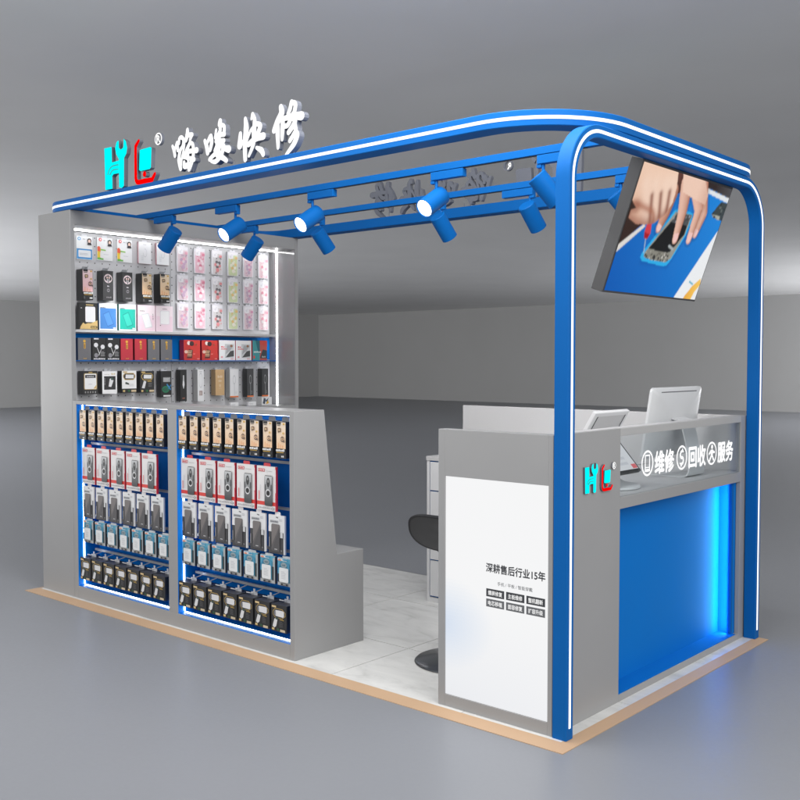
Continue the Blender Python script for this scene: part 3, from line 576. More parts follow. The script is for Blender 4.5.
def d_5():
    t = Item(.086, .182, .05, (38, 38, 40), (30, 30, 32)); t.rect(.2, .9, .58, .76, (150, 152, 154)); t.lines(.24, .86, .6, .74, 4, (200, 200, 202)); t.ring(.44, .3, .36, .13, .08, (30, 120, 84)); t.oval(.44, .3, .24, .08, (36, 96, 74)); t.poly([(.5, .48), (.58, .52), (.96, .3), (.9, .26)], (60, 140, 190)); t.poly([(.6, .3), (.68, .3), (.98, .44), (.94, .5)], (50, 120, 170)); t.rect(.2, .9, .02, .08, (222, 222, 224)); return t
def e_slim(base, kind):
    w, h = {'pen': (.054, .224), 'cable': (.056, .227), 'kraft': (.082, .188), 'wht': (.08, .21), 'drk': (.063, .213)}[kind]
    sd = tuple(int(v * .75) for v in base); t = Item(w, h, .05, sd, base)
    if kind == 'pen': t.poly([(.42, .76), (.58, .76), (.66, .52), (.54, .40), (.46, .40), (.34, .52)], (226, 226, 228)); t.rect(.4, .6, .64, .82, (200, 200, 202)); t.words(.3, .7, .08, .12, (170, 110, 90), 3, 3)
    if kind == 'cable': t.ring(.5, .66, .3, .24, .03, (200, 200, 204)); t.rect(.25, .75, .18, .33, (170, 150, 146)); t.lines(.3, .7, .2, .31, 3, (214, 206, 202)); t.words(.3, .7, .92, .95, (190, 190, 194), 4, 2)
    if kind == 'kraft': t.words(.24, .8, .68, .78, (222, 200, 168), 4, 2); t.oval(.5, .56, .2, .04, (216, 192, 158)); t.oval(.5, .38, .12, .06, (214, 188, 150)); t.words(.36, .66, .26, .29, (214, 190, 156), 3, 4)
    if kind in ('wht', 'drk'):
        g = (206, 207, 210) if kind == 'wht' else (150, 152, 154); t.rect(0, 1, 0, .05, (232, 124, 62)); t.ring(.5, .62, .18, .17, .05, g); t.rect(.48, .55, .08, .5, g); t.lines(.62, .78, .12, .24, 3, g)
    return t
def case_pack(k):
    """clear hang pack with a patterned phone case; plain petals, stripes and dots"""
    PAL = [((226, 200, 208), (236, 150, 176), (196, 150, 190)), ((240, 178, 196), (224, 96, 130), (250, 226, 232)), ((206, 204, 206), (226, 110, 112), (60, 58, 62)), ((206, 224, 160), (244, 196, 90), (250, 246, 220)), ((222, 196, 204), (206, 120, 160), (180, 150, 180)), ((244, 206, 214), (232, 120, 146), (250, 236, 238))][k]
    PAL = tuple(tuple(int(v * .66 + w * .34) for v, w in zip(c, (228, 222, 226))) for c in PAL)
    t = Item(.098, .18, .008, (214, 214, 220), (226, 224, 230)); t.rrect(.1, .94, .02, .97, .12, PAL[0]); t.rect(.08, .94, .86, .97, (232, 230, 235)); t.rrect(.12, .56, .70, .95, .1, (238, 236, 240)); t.oval(.3, .80, .09, .05, (222, 220, 226)); t.oval(.42, .87, .06, .035, (226, 224, 230))
    rg = random.Random(k)
    for q in range(5):
        a = 2 * PI * q / 5 + k; t.oval(.55 + .2 * math.cos(a), .42 + .1 * math.sin(a), .13, .07, PAL[1] if q % 2 else PAL[2], 10)
    t.oval(.55, .42, .12, .06, PAL[0], 10)
    for q in range(9): t.oval(rg.uniform(.2, .85), rg.choice([rg.uniform(.06, .24), rg.uniform(.56, .68)]), .05, .028, PAL[(q % 2) + 1], 8)
    t.rect(.66, .9, .7, .8, PAL[1]); t.oval(.5, .2, .16, .08, PAL[2 if k != 2 else 1], 12)
    return t

G1 = 'cards hanging in the top row of the tall wall'
XC, XBX = -3.772, -3.70
wall_item(card_a(True), 'sim_card_pack', .209, .327, 2.133, XC, 'white and blue card pack with a portrait, top left of the pegboard', 'card', G1, (.04, .012, (226, 228, 232)))
wall_item(card_a(False), 'sim_card_pack', .361, .477, 2.137, XC, 'rainbow striped card pack directly right of the blue card', 'card', G1, (.04, .012, (226, 228, 232)))
wall_item(card_a(False), 'sim_card_pack', .513, .627, 2.138, XC, 'rainbow striped card pack just left of the plain white packs', 'card', G1, (.04, .012, (226, 228, 232)))
wall_item(card_w(), 'cable_pack', .672, .775, 2.138, XC + .012, 'plain white cable pack right of the rainbow cards', 'pack', G1, (.04, .012, (226, 228, 232)))
wall_item(card_w(), 'cable_pack', .819, .921, 2.141, XC + .012, 'plain white cable pack left of the phone case columns', 'pack', G1, (.04, .012, (226, 228, 232)))
G2 = 'slim black boxes in the second row of the tall wall'
P2 = ((238, 186, 190), (240, 216, 220)); P3 = ((246, 205, 160), (240, 222, 196))
tabk = (.04, .02, (150, 152, 156))
wall_item(peach(.077, .198, .07, P2), 'earphone_box', .207, .284, 1.866, XBX, 'slim black box with pink window above the black and gold pack', 'box', G2, tabk, True)
wall_item(wheel_box(), 'phone_holder_box', .358, .433, 1.870, XBX, 'black box with silver wheel print above the bright blue pack', 'box', G2, tabk, True)
wall_item(wheel_box(), 'phone_holder_box', .504, .582, 1.870, XBX, 'black box with silver wheel print above the turquoise pack', 'box', G2, tabk, True)
wall_item(peach(.08, .197, .07, P3), 'earphone_box', .656, .736, 1.869, XBX, 'slim black box with cream window right of the wheel boxes', 'box', G2, tabk, True)
wall_item(peach(.08, .199, .07, P3), 'earphone_box', .802, .881, 1.872, XBX, 'slim black box with cream window beside the phone case columns', 'box', G2, tabk, True)
G3 = 'packs standing on the pale shelf of the tall wall'
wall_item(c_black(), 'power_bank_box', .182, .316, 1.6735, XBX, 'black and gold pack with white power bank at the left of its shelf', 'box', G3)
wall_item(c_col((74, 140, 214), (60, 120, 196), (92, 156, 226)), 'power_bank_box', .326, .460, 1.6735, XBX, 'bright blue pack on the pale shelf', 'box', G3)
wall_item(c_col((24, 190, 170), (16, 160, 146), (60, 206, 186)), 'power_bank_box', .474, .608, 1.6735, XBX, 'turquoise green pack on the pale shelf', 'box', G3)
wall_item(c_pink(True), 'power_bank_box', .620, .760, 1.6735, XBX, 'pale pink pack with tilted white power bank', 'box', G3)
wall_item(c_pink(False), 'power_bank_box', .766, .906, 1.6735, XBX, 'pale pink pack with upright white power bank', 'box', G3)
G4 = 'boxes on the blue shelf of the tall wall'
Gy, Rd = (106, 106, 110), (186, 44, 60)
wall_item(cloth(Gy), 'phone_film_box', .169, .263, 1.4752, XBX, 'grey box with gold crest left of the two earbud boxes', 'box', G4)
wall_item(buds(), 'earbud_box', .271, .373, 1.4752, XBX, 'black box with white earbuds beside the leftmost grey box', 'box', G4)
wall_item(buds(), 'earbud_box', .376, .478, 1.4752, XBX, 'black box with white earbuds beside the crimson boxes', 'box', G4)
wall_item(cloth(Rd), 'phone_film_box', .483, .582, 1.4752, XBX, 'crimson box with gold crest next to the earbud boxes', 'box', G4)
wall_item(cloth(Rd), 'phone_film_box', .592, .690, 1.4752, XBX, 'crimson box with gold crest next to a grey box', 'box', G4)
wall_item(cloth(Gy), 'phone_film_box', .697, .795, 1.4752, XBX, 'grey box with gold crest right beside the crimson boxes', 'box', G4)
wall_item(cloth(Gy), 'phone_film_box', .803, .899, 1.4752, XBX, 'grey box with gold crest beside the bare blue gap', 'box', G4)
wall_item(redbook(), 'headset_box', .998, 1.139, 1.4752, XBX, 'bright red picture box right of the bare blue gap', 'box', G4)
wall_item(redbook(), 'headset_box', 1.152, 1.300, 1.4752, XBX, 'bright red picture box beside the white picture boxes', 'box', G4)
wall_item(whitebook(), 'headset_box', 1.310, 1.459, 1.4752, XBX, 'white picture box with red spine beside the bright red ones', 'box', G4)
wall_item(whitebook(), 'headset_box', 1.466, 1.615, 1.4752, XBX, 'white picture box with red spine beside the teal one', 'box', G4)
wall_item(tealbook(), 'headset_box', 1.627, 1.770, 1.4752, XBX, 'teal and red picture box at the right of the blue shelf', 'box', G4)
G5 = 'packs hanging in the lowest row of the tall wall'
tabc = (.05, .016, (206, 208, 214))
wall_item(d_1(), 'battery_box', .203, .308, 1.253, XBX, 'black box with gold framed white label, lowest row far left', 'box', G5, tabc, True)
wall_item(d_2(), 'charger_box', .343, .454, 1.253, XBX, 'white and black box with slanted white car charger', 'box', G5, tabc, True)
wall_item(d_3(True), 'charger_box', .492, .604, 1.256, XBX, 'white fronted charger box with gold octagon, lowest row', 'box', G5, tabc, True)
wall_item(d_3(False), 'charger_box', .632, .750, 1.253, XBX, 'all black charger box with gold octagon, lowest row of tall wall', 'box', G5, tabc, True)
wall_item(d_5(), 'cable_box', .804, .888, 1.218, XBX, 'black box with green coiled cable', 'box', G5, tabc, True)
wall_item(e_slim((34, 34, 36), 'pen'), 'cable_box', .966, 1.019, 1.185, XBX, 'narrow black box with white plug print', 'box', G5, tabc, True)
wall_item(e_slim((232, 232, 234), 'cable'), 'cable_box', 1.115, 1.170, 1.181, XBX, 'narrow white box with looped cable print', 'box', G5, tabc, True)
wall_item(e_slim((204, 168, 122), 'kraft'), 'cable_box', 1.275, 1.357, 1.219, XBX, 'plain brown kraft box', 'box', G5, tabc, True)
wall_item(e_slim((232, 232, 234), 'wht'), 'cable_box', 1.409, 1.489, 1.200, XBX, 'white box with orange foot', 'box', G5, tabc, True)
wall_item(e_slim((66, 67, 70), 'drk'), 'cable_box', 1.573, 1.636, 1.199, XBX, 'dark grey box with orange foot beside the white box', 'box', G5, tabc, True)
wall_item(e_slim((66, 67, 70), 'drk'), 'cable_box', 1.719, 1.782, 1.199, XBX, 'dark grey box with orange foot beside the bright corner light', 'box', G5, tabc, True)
t = Item(.10, .06, .06, (206, 206, 208), (236, 236, 238)); t.poly([(.1, .2), (.3, .1), (.4, .8), (.2, .9)], (60, 70, 90)); t.poly([(.4, .1), (.7, .2), (.6, .7)], (226, 180, 60)); t.poly([(.3, .5), (.5, .4), (.7, .9)], (50, 90, 120))
wall_item(t, 'gift_box', 1.69, 1.79, 1.1355, XBX + .03, 'small white box with yellow and dark print standing on the niche base', 'box')
for k, (y, lab) in enumerate(((1.41, 'blank white price card below the white box with orange foot'), (1.58, 'blank white price card left of the small printed white box'))):
    t = Item(.075, .03, .02, (220, 220, 224), (240, 240, 242)); t.lines(.1, .7, .3, .7, 2, (200, 202, 206))
    wall_item(t, 'price_card', y - .037, y + .037, 1.1355, XBX + .05, lab, 'price card', 'price cards on the niche base')
CN = ['mauve', 'deep pink', 'grey and red', 'green and yellow', 'dusky pink', 'blush pink']
CY = [1.038, 1.188, 1.345, 1.492, 1.641, 1.790]; RN = ['upper', 'middle', 'lower']
for k in range(6):
    proto = None
    for j, z in enumerate((2.103, 1.903, 1.703)):
        if proto is None:
            proto = case_pack(k).make('phone_case_pack'); hang(proto, .05, .012, 0, .003, (226, 226, 232), .18); peg(proto, .186, -.004, .016); o = proto
        else: o = copy_tree(proto)
        o.location = (-3.762, CY[k], z + .002 * j * (k / 5)); o.rotation_euler = (0, 0, PI / 2)
        tag(o, '%s patterned phone case in clear pack, %s one in its column' % (CN[k], RN[j]), 'phone case', 'phone cases hanging on the pegboard')

# ------------------------------------------------------------------ canopy ring, archway, tracks
def rounded_loop(x0, x1, y0, y1, r, n=14):
    """plan outline with one radius per corner: (x0,y0) (x1,y0) (x1,y1) (x0,y1); returns (point, outward normal)"""
    out = []
    for (cx, cy, a0, rr) in ((x0 + r[0], y0 + r[0], 180, r[0]), (x1 - r[1], y0 + r[1], 270, r[1]), (x1 - r[2], y1 - r[2], 0, r[2]), (x0 + r[3], y1 - r[3], 90, r[3])):
        for k in range(n + 1):
            t = R(a0 + 90 * k / n); out.append(((cx + rr * math.cos(t), cy + rr * math.sin(t)), (math.cos(t), math.sin(t))))
    return out
ring = thing('canopy_frame', 'blue rounded canopy ring with a white light line resting on the wall and archway', 'canopy', (-1.9, 0.95, 2.40))
loop = rounded_loop(XL, 0.066, 0.0, 1.945, (0.24, 0.44, 0.28, 0.24))
path = [(Vector((p[0], p[1], 0)), Vector((n[0], n[1], 0)), Vector((0, 0, 1))) for p, n in loop]
e = 0.003
sec = [(-.1, 2.4015 + e), (-.1 + e, 2.4015), (-e, 2.4015), (0, 2.4015 + e), (0, 2.466 - e), (-e, 2.466), (-.1 + e, 2.466), (-.1, 2.466 - e)]
mb = MB(); mb.sweep(path, sec, True); mb.build('ring_beam', BLUE, ring, smooth=True)
mb = MB(); mb.sweep(path, [(0.0002, 2.427), (0.0016, 2.428), (0.0016, 2.4405), (0.0002, 2.4415)], True); mb.build('led_strip', LED, ring, smooth=True)

arch = thing('entrance_archway', 'blue rounded archway with a white light line at the right side', 'archway', (0.04, 0.95, 0))
PX0, PX1, PY0, PY1, PZ, PW, PR = 0.004, 0.0675, -0.006, 1.918, 2.399, 0.052, 0.235
cl = []
cl.append(((PY0, 0.0), (-1, 0)))
for k in range(17):
    t = R(180 - 90 * k / 16); cl.append(((PY0 + PR + PR * math.cos(t), PZ - PR + PR * math.sin(t)), (math.cos(t), math.sin(t))))
for k in range(17):
    t = R(90 - 90 * k / 16); cl.append(((PY1 - PR + PR * math.cos(t), PZ - PR + PR * math.sin(t)), (math.cos(t), math.sin(t))))
cl.append(((PY1, 0.0), (1, 0)))
path = [(Vector((0, p[0], p[1])), Vector((0, n[0], n[1])), Vector((1, 0, 0))) for p, n in cl]
e = 0.003
sec = [(-PW, PX0 + e), (-PW + e, PX0), (-e, PX0), (0, PX0 + e), (0, PX1 - e), (-e, PX1), (-PW + e, PX1), (-PW, PX1 - e)]
mb = MB(); mb.sweep(path, sec); mb.build('arch_tube', BLUE, arch, smooth=True)
c2 = [((cl[0][0][0], 0.045), cl[0][1])] + cl[1:-1] + [((cl[-1][0][0], 0.045), cl[-1][1])]
path2 = [(Vector((0, p[0], p[1])), Vector((0, n[0], n[1])), Vector((1, 0, 0))) for p, n in c2]
m_ = PW / 2
mb = MB(); mb.sweep(path2, [(-m_ - .0068, PX1 + .0002), (-m_ - .006, PX1 + .0016), (-m_ + .006, PX1 + .0016), (-m_ + .0068, PX1 + .0002)]); mb.build('led_strip', LED, arch, smooth=True)

TR = [(0.57, 'front'), (1.24, 'rear')]
for y, nm in TR:
    t = thing('light_track', 'long blue light track crossing the canopy, the %s' % ('one nearer the front sign' if nm == 'front' else 'one nearer the rear beam'), 'light track', (-1.9, y, 2.405), 'light tracks under the canopy')
    mb = MB(); mb.box(XL + .1, -.036, y - .017, y + .017, 2.404, 2.438); mb.build('rail', BLUE, t, bevel=.0015)
    mb = MB(); mb.box(XL + .3, -.2, y - .006, y + .006, 2.4015, 2.4039); mb.build('groove', CASING, t)

def spotlight(x, y, flag, aim, label):
    t = thing('track_spotlight', label, 'spotlight', (x, y, 2.404), 'blue spotlights on the tracks')
    d = Vector(aim).normalized()
    mb = MB()
    if flag > 0: mb.box(x - .025, x + .175, y - .017, y + .017, 2.362, 2.4012, bev=.002)
    else: mb.box(x - .175, x + .025, y - .017, y + .017, 2.362, 2.4012, bev=.002)
    mb.box(x - .03 if flag > 0 else x + .005, x - .005 if flag > 0 else x + .03, y - .012, y + .012, 2.345, 2.3618, bev=.002)
    mb.build('adapter', BLUE, t)
    top = Vector((x, y, 2.361)); low = Vector((x, y, 2.305))
    mb = MB(); mb.tube(top, low, .008, seg=12); mb.build('stem', BLUE, t, smooth=True)
    c = low + Vector((0, 0, -.035)); a = c - d * .05; b = c + d * .105
    mb = MB(); bm = bmesh.new()
    r = .047; prof = [(0, 0), (r - .004, 0), (r, .004), (r, .155), (r - .003, .155), (r - .004, .148), (0, .138)]
    seg = 32; zq = d.to_track_quat('Z', 'Y')
    vs = []
    for k in range(seg):
        for (rr, zz) in prof[1:-1]: vs.append(tuple(a + zq @ Vector((rr * math.cos(2 * PI * k / seg), rr * math.sin(2 * PI * k / seg), zz))))
    n = len(prof) - 2; fs = []
    for k in range(seg):
        j = (k + 1) % seg
        for q in range(n - 1): fs.append((k * n + q, j * n + q, j * n + q + 1, k * n + q + 1))
    fs.append(tuple(k * n for k in range(seg))[::-1])
    mb.mesh(vs, fs); mb.build('lamp_can', BLUE, t, smooth=True)
    mb = MB(); mb.face([tuple(a + zq @ Vector(((r - .0042) * math.cos(2 * PI * k / seg), (r - .0042) * math.sin(2 * PI * k / seg), .1485))) for k in range(seg)])
    mb.build('lens', LENS, t, fix=False)
    L = bpy.data.lights.new('spot_beam', 'SPOT'); L.energy = SPOT_W * (.3 if aim[0] > .2 else 1); L.spot_size = R(70); L.spot_blend = .8; L.shadow_soft_size = .03
    lo = bpy.data.objects.new('spot_beam', L); COL.objects.link(lo); lo.parent = t
    lo.location = (a + d * .150) - Vector((x, y, 2.404)); lo.rotation_euler = d.to_track_quat('-Z', 'Y').to_euler()
LW, LF, LB, LC = (-.62, -.12, -.72), (-.05, -.80, -.50), (.10, .62, -.75), (.42, .45, -.72)
spotlight(-3.235, .57, -1, LW, 'blue spotlight on the front track aimed at the display wall')
spotlight(-2.600, .57, -1, LF, 'smallest blue spotlight showing its lit face, nearest the display wall')
spotlight(-1.935, .57, 1, LF, 'blue spotlight with lit face between the other two lit ones')
spotlight(-1.050, .57, 1, LF, 'largest blue spotlight showing its lit face, nearest the archway')
spotlight(-.425, .57, 1, LC, 'blue spotlight on the front track just behind the near archway post')
spotlight(-3.215, 1.24, -1, LW, 'blue spotlight on the rear track aimed at the display wall')
spotlight(-2.560, 1.24, -1, LB, 'blue spotlight on the rear track just below the middle lit one')
spotlight(-1.560, 1.24, -1, LB, 'blue spotlight on the rear track just below the largest lit one')
spotlight(-.945, 1.24, -1, LB, 'blue spotlight on the rear track in front of the rear emblem')
spotlight(-.400, 1.24, 1, LC, 'blue spotlight on the rear track beside the hanging screen')

# ------------------------------------------------------------------ raised signs
def strokes(mb, sts, to3, d0, d1, mface, mside, k0=0, fat=1.0):
    sg = 1 if d1 > d0 else -1
    for k, st in enumerate(sts):
        P = [Vector((a, b)) for a, b, w in st]; Wd = [w / 2 * fat for a, b, w in st]
        # resample with a smooth curve
        pts, wid = [], []
        for i in range(len(P) - 1):
            p0 = P[max(0, i - 1)]; p1 = P[i]; p2 = P[i + 1]; p3 = P[min(len(P) - 1, i + 2)]
            for q in range(5):
                t = q / 5
                pts.append(0.5 * ((2 * p1) + (p2 - p0) * t + (2 * p0 - 5 * p1 + 4 * p2 - p3) * t * t + (3 * p1 - p0 - 3 * p2 + p3) * t ** 3)); wid.append(Wd[i] + (Wd[i + 1] - Wd[i]) * t)
        pts.append(P[-1]); wid.append(Wd[-1])
        Lf, Rt = [], []
        for i, p in enumerate(pts):
            d = (pts[min(i + 1, len(pts) - 1)] - pts[max(i - 1, 0)]).normalized(); nrm = Vector((-d.y, d.x))
            Lf.append(p + nrm * wid[i]); Rt.append(p - nrm * wid[i])
        def cap(p, d, w, side):
            return [p + (Vector((-d.y, d.x)) * math.cos(t) * side + d * math.sin(t)) * w for t in (PI * .2, PI * .4, PI * .6, PI * .8)]
        de = (pts[-1] - pts[-2]).normalized(); ds = (pts[0] - pts[1]).normalized()
        poly = Lf + cap(pts[-1], de, wid[-1], 1) + Rt[::-1] + cap(pts[0], ds, wid[0], 1)
        off = 0.00035 * (k + k0); d1k = d1 + off
        # strip faces (robust for curved strokes)
        n = len(pts)
        f = lambda v, d: to3(v.x, v.y, d)
        for i in range(n - 1):
            mb.face([f(Rt[i], d0 - off), f(Rt[i + 1], d0 - off), f(Lf[i + 1], d0 - off), f(Lf[i], d0 - off)], mface)
            mb.face([f(Lf[i], d1k), f(Lf[i + 1], d1k), f(Rt[i + 1], d1k), f(Rt[i], d1k)], mside)
        c1 = [Lf[-1]] + cap(pts[-1], de, wid[-1], 1) + [Rt[-1]]; c0 = [Rt[0]] + cap(pts[0], ds, wid[0], 1) + [Lf[0]]
        for cc in (c1, c0):
            mb.face([f(v, d0 - off) for v in cc], mface); mb.face([f(v, d1k) for v in cc[::-1]], mside)
        for i in range(len(poly)):
            j = (i + 1) % len(poly)
            mb.face([f(poly[i], d0 - off), f(poly[j], d0 - off), f(poly[j], d1k), f(poly[i], d1k)], mside)

def emblem(parent, to3, d0, d1, with_lines=True):
    fl = lambda p: p
    m = MB()
    for k, nm in enumerate(('bar', 'wrench', 'link')):
        pl = LET[nm]
        off = 0.0004 * k
        m.prism(pl[::-1], d0 - off, d1 + off, to3, 0, 1)
    strokes(m, LET['arc1'] + LET['arc2'], to3, d0 - .0016, d0 - .0004, 2, 2)
    m.build('tool_letter', [SIGNC, SIGNG, LINE], parent, fix=False)
    m = MB(); strokes(m, LET['redL'], to3, d0, d1, 0, 1)
    x, z = LET['dot'][0]; m.prism(ellipse(x, z, .016, .016, 14), d0, d1, to3, 0, 1)
    m.build('bracket_letter', [SIGNR, SIGNG], parent, fix=False)
    m = MB(); m.prism(LET['phone'][::-1], d0, d1, to3, 0, 1); m.build('phone_letter', [SIGNC, SIGNG], parent, fix=False)
    m = MB(); x, z = LET['reg'][0]; n = 24
    for k in range(n):
        a, b = 2 * PI * k / n, 2 * PI * (k + 1) / n
        q = [(x + .034 * math.cos(a), z + .034 * math.sin(a)), (x + .034 * math.cos(b), z + .034 * math.sin(b)), (x + .026 * math.cos(b), z + .026 * math.sin(b)), (x + .026 * math.cos(a), z + .026 * math.sin(a))]
        m.prism(q, d0, d1 - (d1 - d0) * .3, to3, 0, 1)
    put_text(m, 'R', lambda a, b: to3(a, b, d0 - .0003), x - .015, x + .016, z - .019, z + .019, .04, 0)
    m.build('registered_mark', [SIGNW, SIGNG], parent, fix=False)

LETN = ['hai', 'lou', 'kuai', 'xiu']
def shop_sign(label, loc, to3, d0, d1, pin):
    s = thing('shop_sign', label, 'sign', loc, 'raised signs on the canopy')
    emblem(s, to3, d0, d1)
    for nm in LETN:
        m = MB(); strokes(m, LET[nm], to3, d0, d1, 0, 1, fat=1.22); m.build('brush_letter', [SIGNW, SIGNG], s, fix=False)
    m = MB()
    for xx, zz in ((-3.085, 2.48), (-2.94, 2.48), (-2.66, 2.475), (-2.29, 2.50), (-2.24, 2.50), (-2.07, 2.49), (-1.95, 2.50), (-1.81, 2.48), (-1.70, 2.51), (-1.58, 2.53), (-1.50, 2.49)):
        dm = (d0 + d1) / 2 + abs(d1 - d0) * .2
        p = to3(xx, zz, (d0 + d1) / 2); m.tube((p[0], p[1], 2.466), p, .0016, seg=8)
    m.build('standoff_pin', SIGNG, s)
    return s
shop_sign('white brush letters and cyan red emblem glowing above the front beam', (-2.3, .035, 2.466), lambda a, b, d: (a, d, b), .018, .044, None)
XM = -4.15
shop_sign('the same sign seen from behind as grey letters on the rear beam', (-1.1, 1.90, 2.466), lambda a, b, d: (XM - a, 1.945 - d, b), .018, .044, None)

# ------------------------------------------------------------------ service counter on the right
sc = thing('service_counter', 'grey L shaped repair counter with lit poster, glass front and blue recess', 'counter', (-.28, .93, 0))
HC = 1.182; YE = 1.866
mb = MB()
LBX0, LBX1, LBZ0, LBZ1 = -.536, -.022, .052, .985
mb.box(-.572, LBX0, 0, .055, 0, HC, 0); mb.box(LBX1, -.0405, 0, .055, 0, HC, 0) if LBX1 < -.0405 else None
mb.box(LBX0, LBX1, 0, .055, LBZ1, HC, 0); mb.box(LBX0, LBX1, 0, .055, 0, LBZ0, 0)
mb.box(LBX0, LBX1, .012, .055, LBZ0, LBZ1, 0)
mb.box(LBX1, 0, 0, .527, 0, HC, 0)
mb.build('end_board', GREY, sc, bevel=.0012)
mb = MB()
mb.box(-.022, 0, 1.8102, YE, 0.0, HC, 0)
mb.box(-.022, -.0003, .5272, 1.81, .836, .886, 0); mb.box(-.1, -.0003, .5272, 1.81, 0, .03, 0)
mb.build('front_frame', GREY, sc, bevel=.0012)
mb = MB(); mb.box(-.022, 0, .5272, 1.81, 1.149, HC); mb.build('top_rail', GREYM, sc, bevel=.0012)
mb = MB(); mb.box(-.072, -.0225, .0555, YE, HC - .03, HC - .0003); mb.build('top_ledge', GREYL, sc, bevel=.0012)
mb = MB(); mb.box(-.572, -.0225, .0555, YE - .002, .862, .8855); mb.build('work_top', GREYL, sc)
mb = MB(); mb.box(-.50, -.135, .0555, 1.36, 0, .8615); mb.build('inner_cupboard', GREYL, sc)
mb = MB()
mb.box(-.13, -.10, .5272, 1.81, .0302, .8358); mb.box(-.10, -.0225, 1.78, 1.8098, .0302, .8358); mb.box(-.10, -.0225, .5272, .531, .0302, .8358)
mb.box(-.0995, -.004, .5312, 1.7798, .0302, .033)
mb.build('blue_recess', BLUEP, sc)
mb = MB(); mb.box(-.034, -.0225, 1.762, 1.7795, .036, .834); mb.build('led_channel', BLUE, sc)
L = bpy.data.lights.new('recess_light', 'AREA'); L.shape = 'RECTANGLE'; L.size = .02; L.size_y = .78; L.energy = RECESS_W; L.color = (.45, .85, 1.0); L.specular_factor = .25
lo = bpy.data.objects.new('recess_light', L); COL.objects.link(lo); lo.parent = sc
lo.location = Vector((-.0355, 1.752, .433)) - Vector(sc.location); lo.rotation_euler = Vector((-1, -.35, 0)).to_track_quat('-Z', 'Y').to_euler()
mb = MB(); mb.box(-.014, -.006, .5275, 1.8095, .8862, 1.1488); mb.build('glass_pane', GLASS, sc)
# lit poster
mb = MB()
nx, nz = 40, 60
def pcol(u, v):
    w = np.array([.955, .958, .965]); b = np.array([.60, .72, .90]); c = np.array([.80, .82, .87])
    k = max(0, 1 - math.hypot((u + .05) / .55, (v - .33) / .22)) * .75
    q = max(0, min(1, (.42 - v) / .42)) * .55 * (1 - .4 * u)
    r = w * (1 - q) + c * q
    return tuple(r * (1 - k) + b * k)
for i in range(nx):
    for j in range(nz):
        a0, a1 = LBX0 + .001 + (LBX1 - LBX0 - .002) * i / nx, LBX0 + .001 + (LBX1 - LBX0 - .002) * (i + 1) / nx
        b0, b1 = LBZ0 + .001 + (LBZ1 - LBZ0 - .002) * j / nz, LBZ0 + .001 + (LBZ1 - LBZ0 - .002) * (j + 1) / nz
        mb.face([(a0, .0035, b0), (a1, .0035, b0), (a1, .0035, b1), (a0, .0035, b1)], 0, pcol((i + .5) / nx, (j + .5) / nz))
poster = mb.build('lit_poster', POSTER, sc, fix=False)
mb = MB(); f1 = lambda a, b: (a, .0026, b); f2 = lambda a, b: (a, .0018, b)
put_text(mb, '深耕售后行业15年', f1, -.322, -.036, .606, .643, .030, 0)
mb.build('poster_heading', INK, poster, fix=False)
mb = MB()
put_text(mb, '手机 / 平板 / 智能穿戴', f1, -.265, -.095, .556, .572, .010, 0)
mb.build('poster_subheading', INK2, poster, fix=False)
mb = MB()
for r_, (zb, zt) in enumerate(((.505, .538), (.463, .496))):
    for c_, (xa, xb) in enumerate(((-.321, -.231), (-.222, -.133), (-.124, -.036))):
        mb.face([f1(xa, zb), f1(xb, zb), f1(xb, zt), f1(xa, zt)], 0 if r_ == 0 else 1)
        put_text(mb, [['爆屏修复', '主板维修', '整机翻新'], ['电芯移植', '面容修复', '扩容升级']][r_][c_], f2, xa + .010, xb - .010, zb + .007, zt - .007, .022, 2)
mb.build('service_list', [INK, INK2, PWHITE], poster, fix=False)
# writing and icons on the glass
mb = MB(); gx = .0006
g3 = lambda a, b: (-.006 + gx, a, b)
def gring(y, z, ry, rz, t):
    n = 28
    for k in range(n):
        a, b = 2 * PI * k / n, 2 * PI * (k + 1) / n
        mb.face([g3(y + ry * math.cos(a), z + rz * math.sin(a)), g3(y + ry * math.cos(b), z + rz * math.sin(b)), g3(y + (ry - t) * math.cos(b), z + (rz - t) * math.sin(b)), g3(y + (ry - t) * math.cos(a), z + (rz - t) * math.sin(a))])
def gpoly(pts): mb.face([g3(*p) for p in pts])
yc, zc = .783, 1.013; gring(yc, zc, .056, .058, .009)
for (a, b, c_, d) in ((-.024, -.017, -.038, .038), (.017, .024, -.038, .038), (-.017, .017, .032, .038), (-.017, .017, -.038, -.026), (-.017, .017, -.021, -.017)): gpoly([(yc + a, zc + c_), (yc + b, zc + c_), (yc + b, zc + d), (yc + a, zc + d)])
yc = 1.128; gring(yc, zc, .056, .058, .009)
for q in range(9):
    a = R(60 + q * 25); b = R(60 + (q + 1) * 25)
    for sgn, cy2 in ((1, .014), (-1, -.014)):
        r0, r1 = .010, .022
        gpoly([(yc + sgn * r0 * math.cos(a), zc + cy2 + sgn * r0 * math.sin(a)), (yc + sgn * r1 * math.cos(a), zc + cy2 + sgn * r1 * math.sin(a)), (yc + sgn * r1 * math.cos(b), zc + cy2 + sgn * r1 * math.sin(b)), (yc + sgn * r0 * math.cos(b), zc + cy2 + sgn * r0 * math.sin(b))])
gpoly([(yc - .006, zc + .028), (yc + .024, zc + .022), (yc + .006, zc + .046)]); gpoly([(yc + .006, zc - .028), (yc - .024, zc - .022), (yc - .006, zc - .046)])
yc, zc = 1.462, 1.010; gring(yc, zc, .058, .058, .009)
gpoly(ellipse(yc + .004, zc + .032, .011, .011, 12))
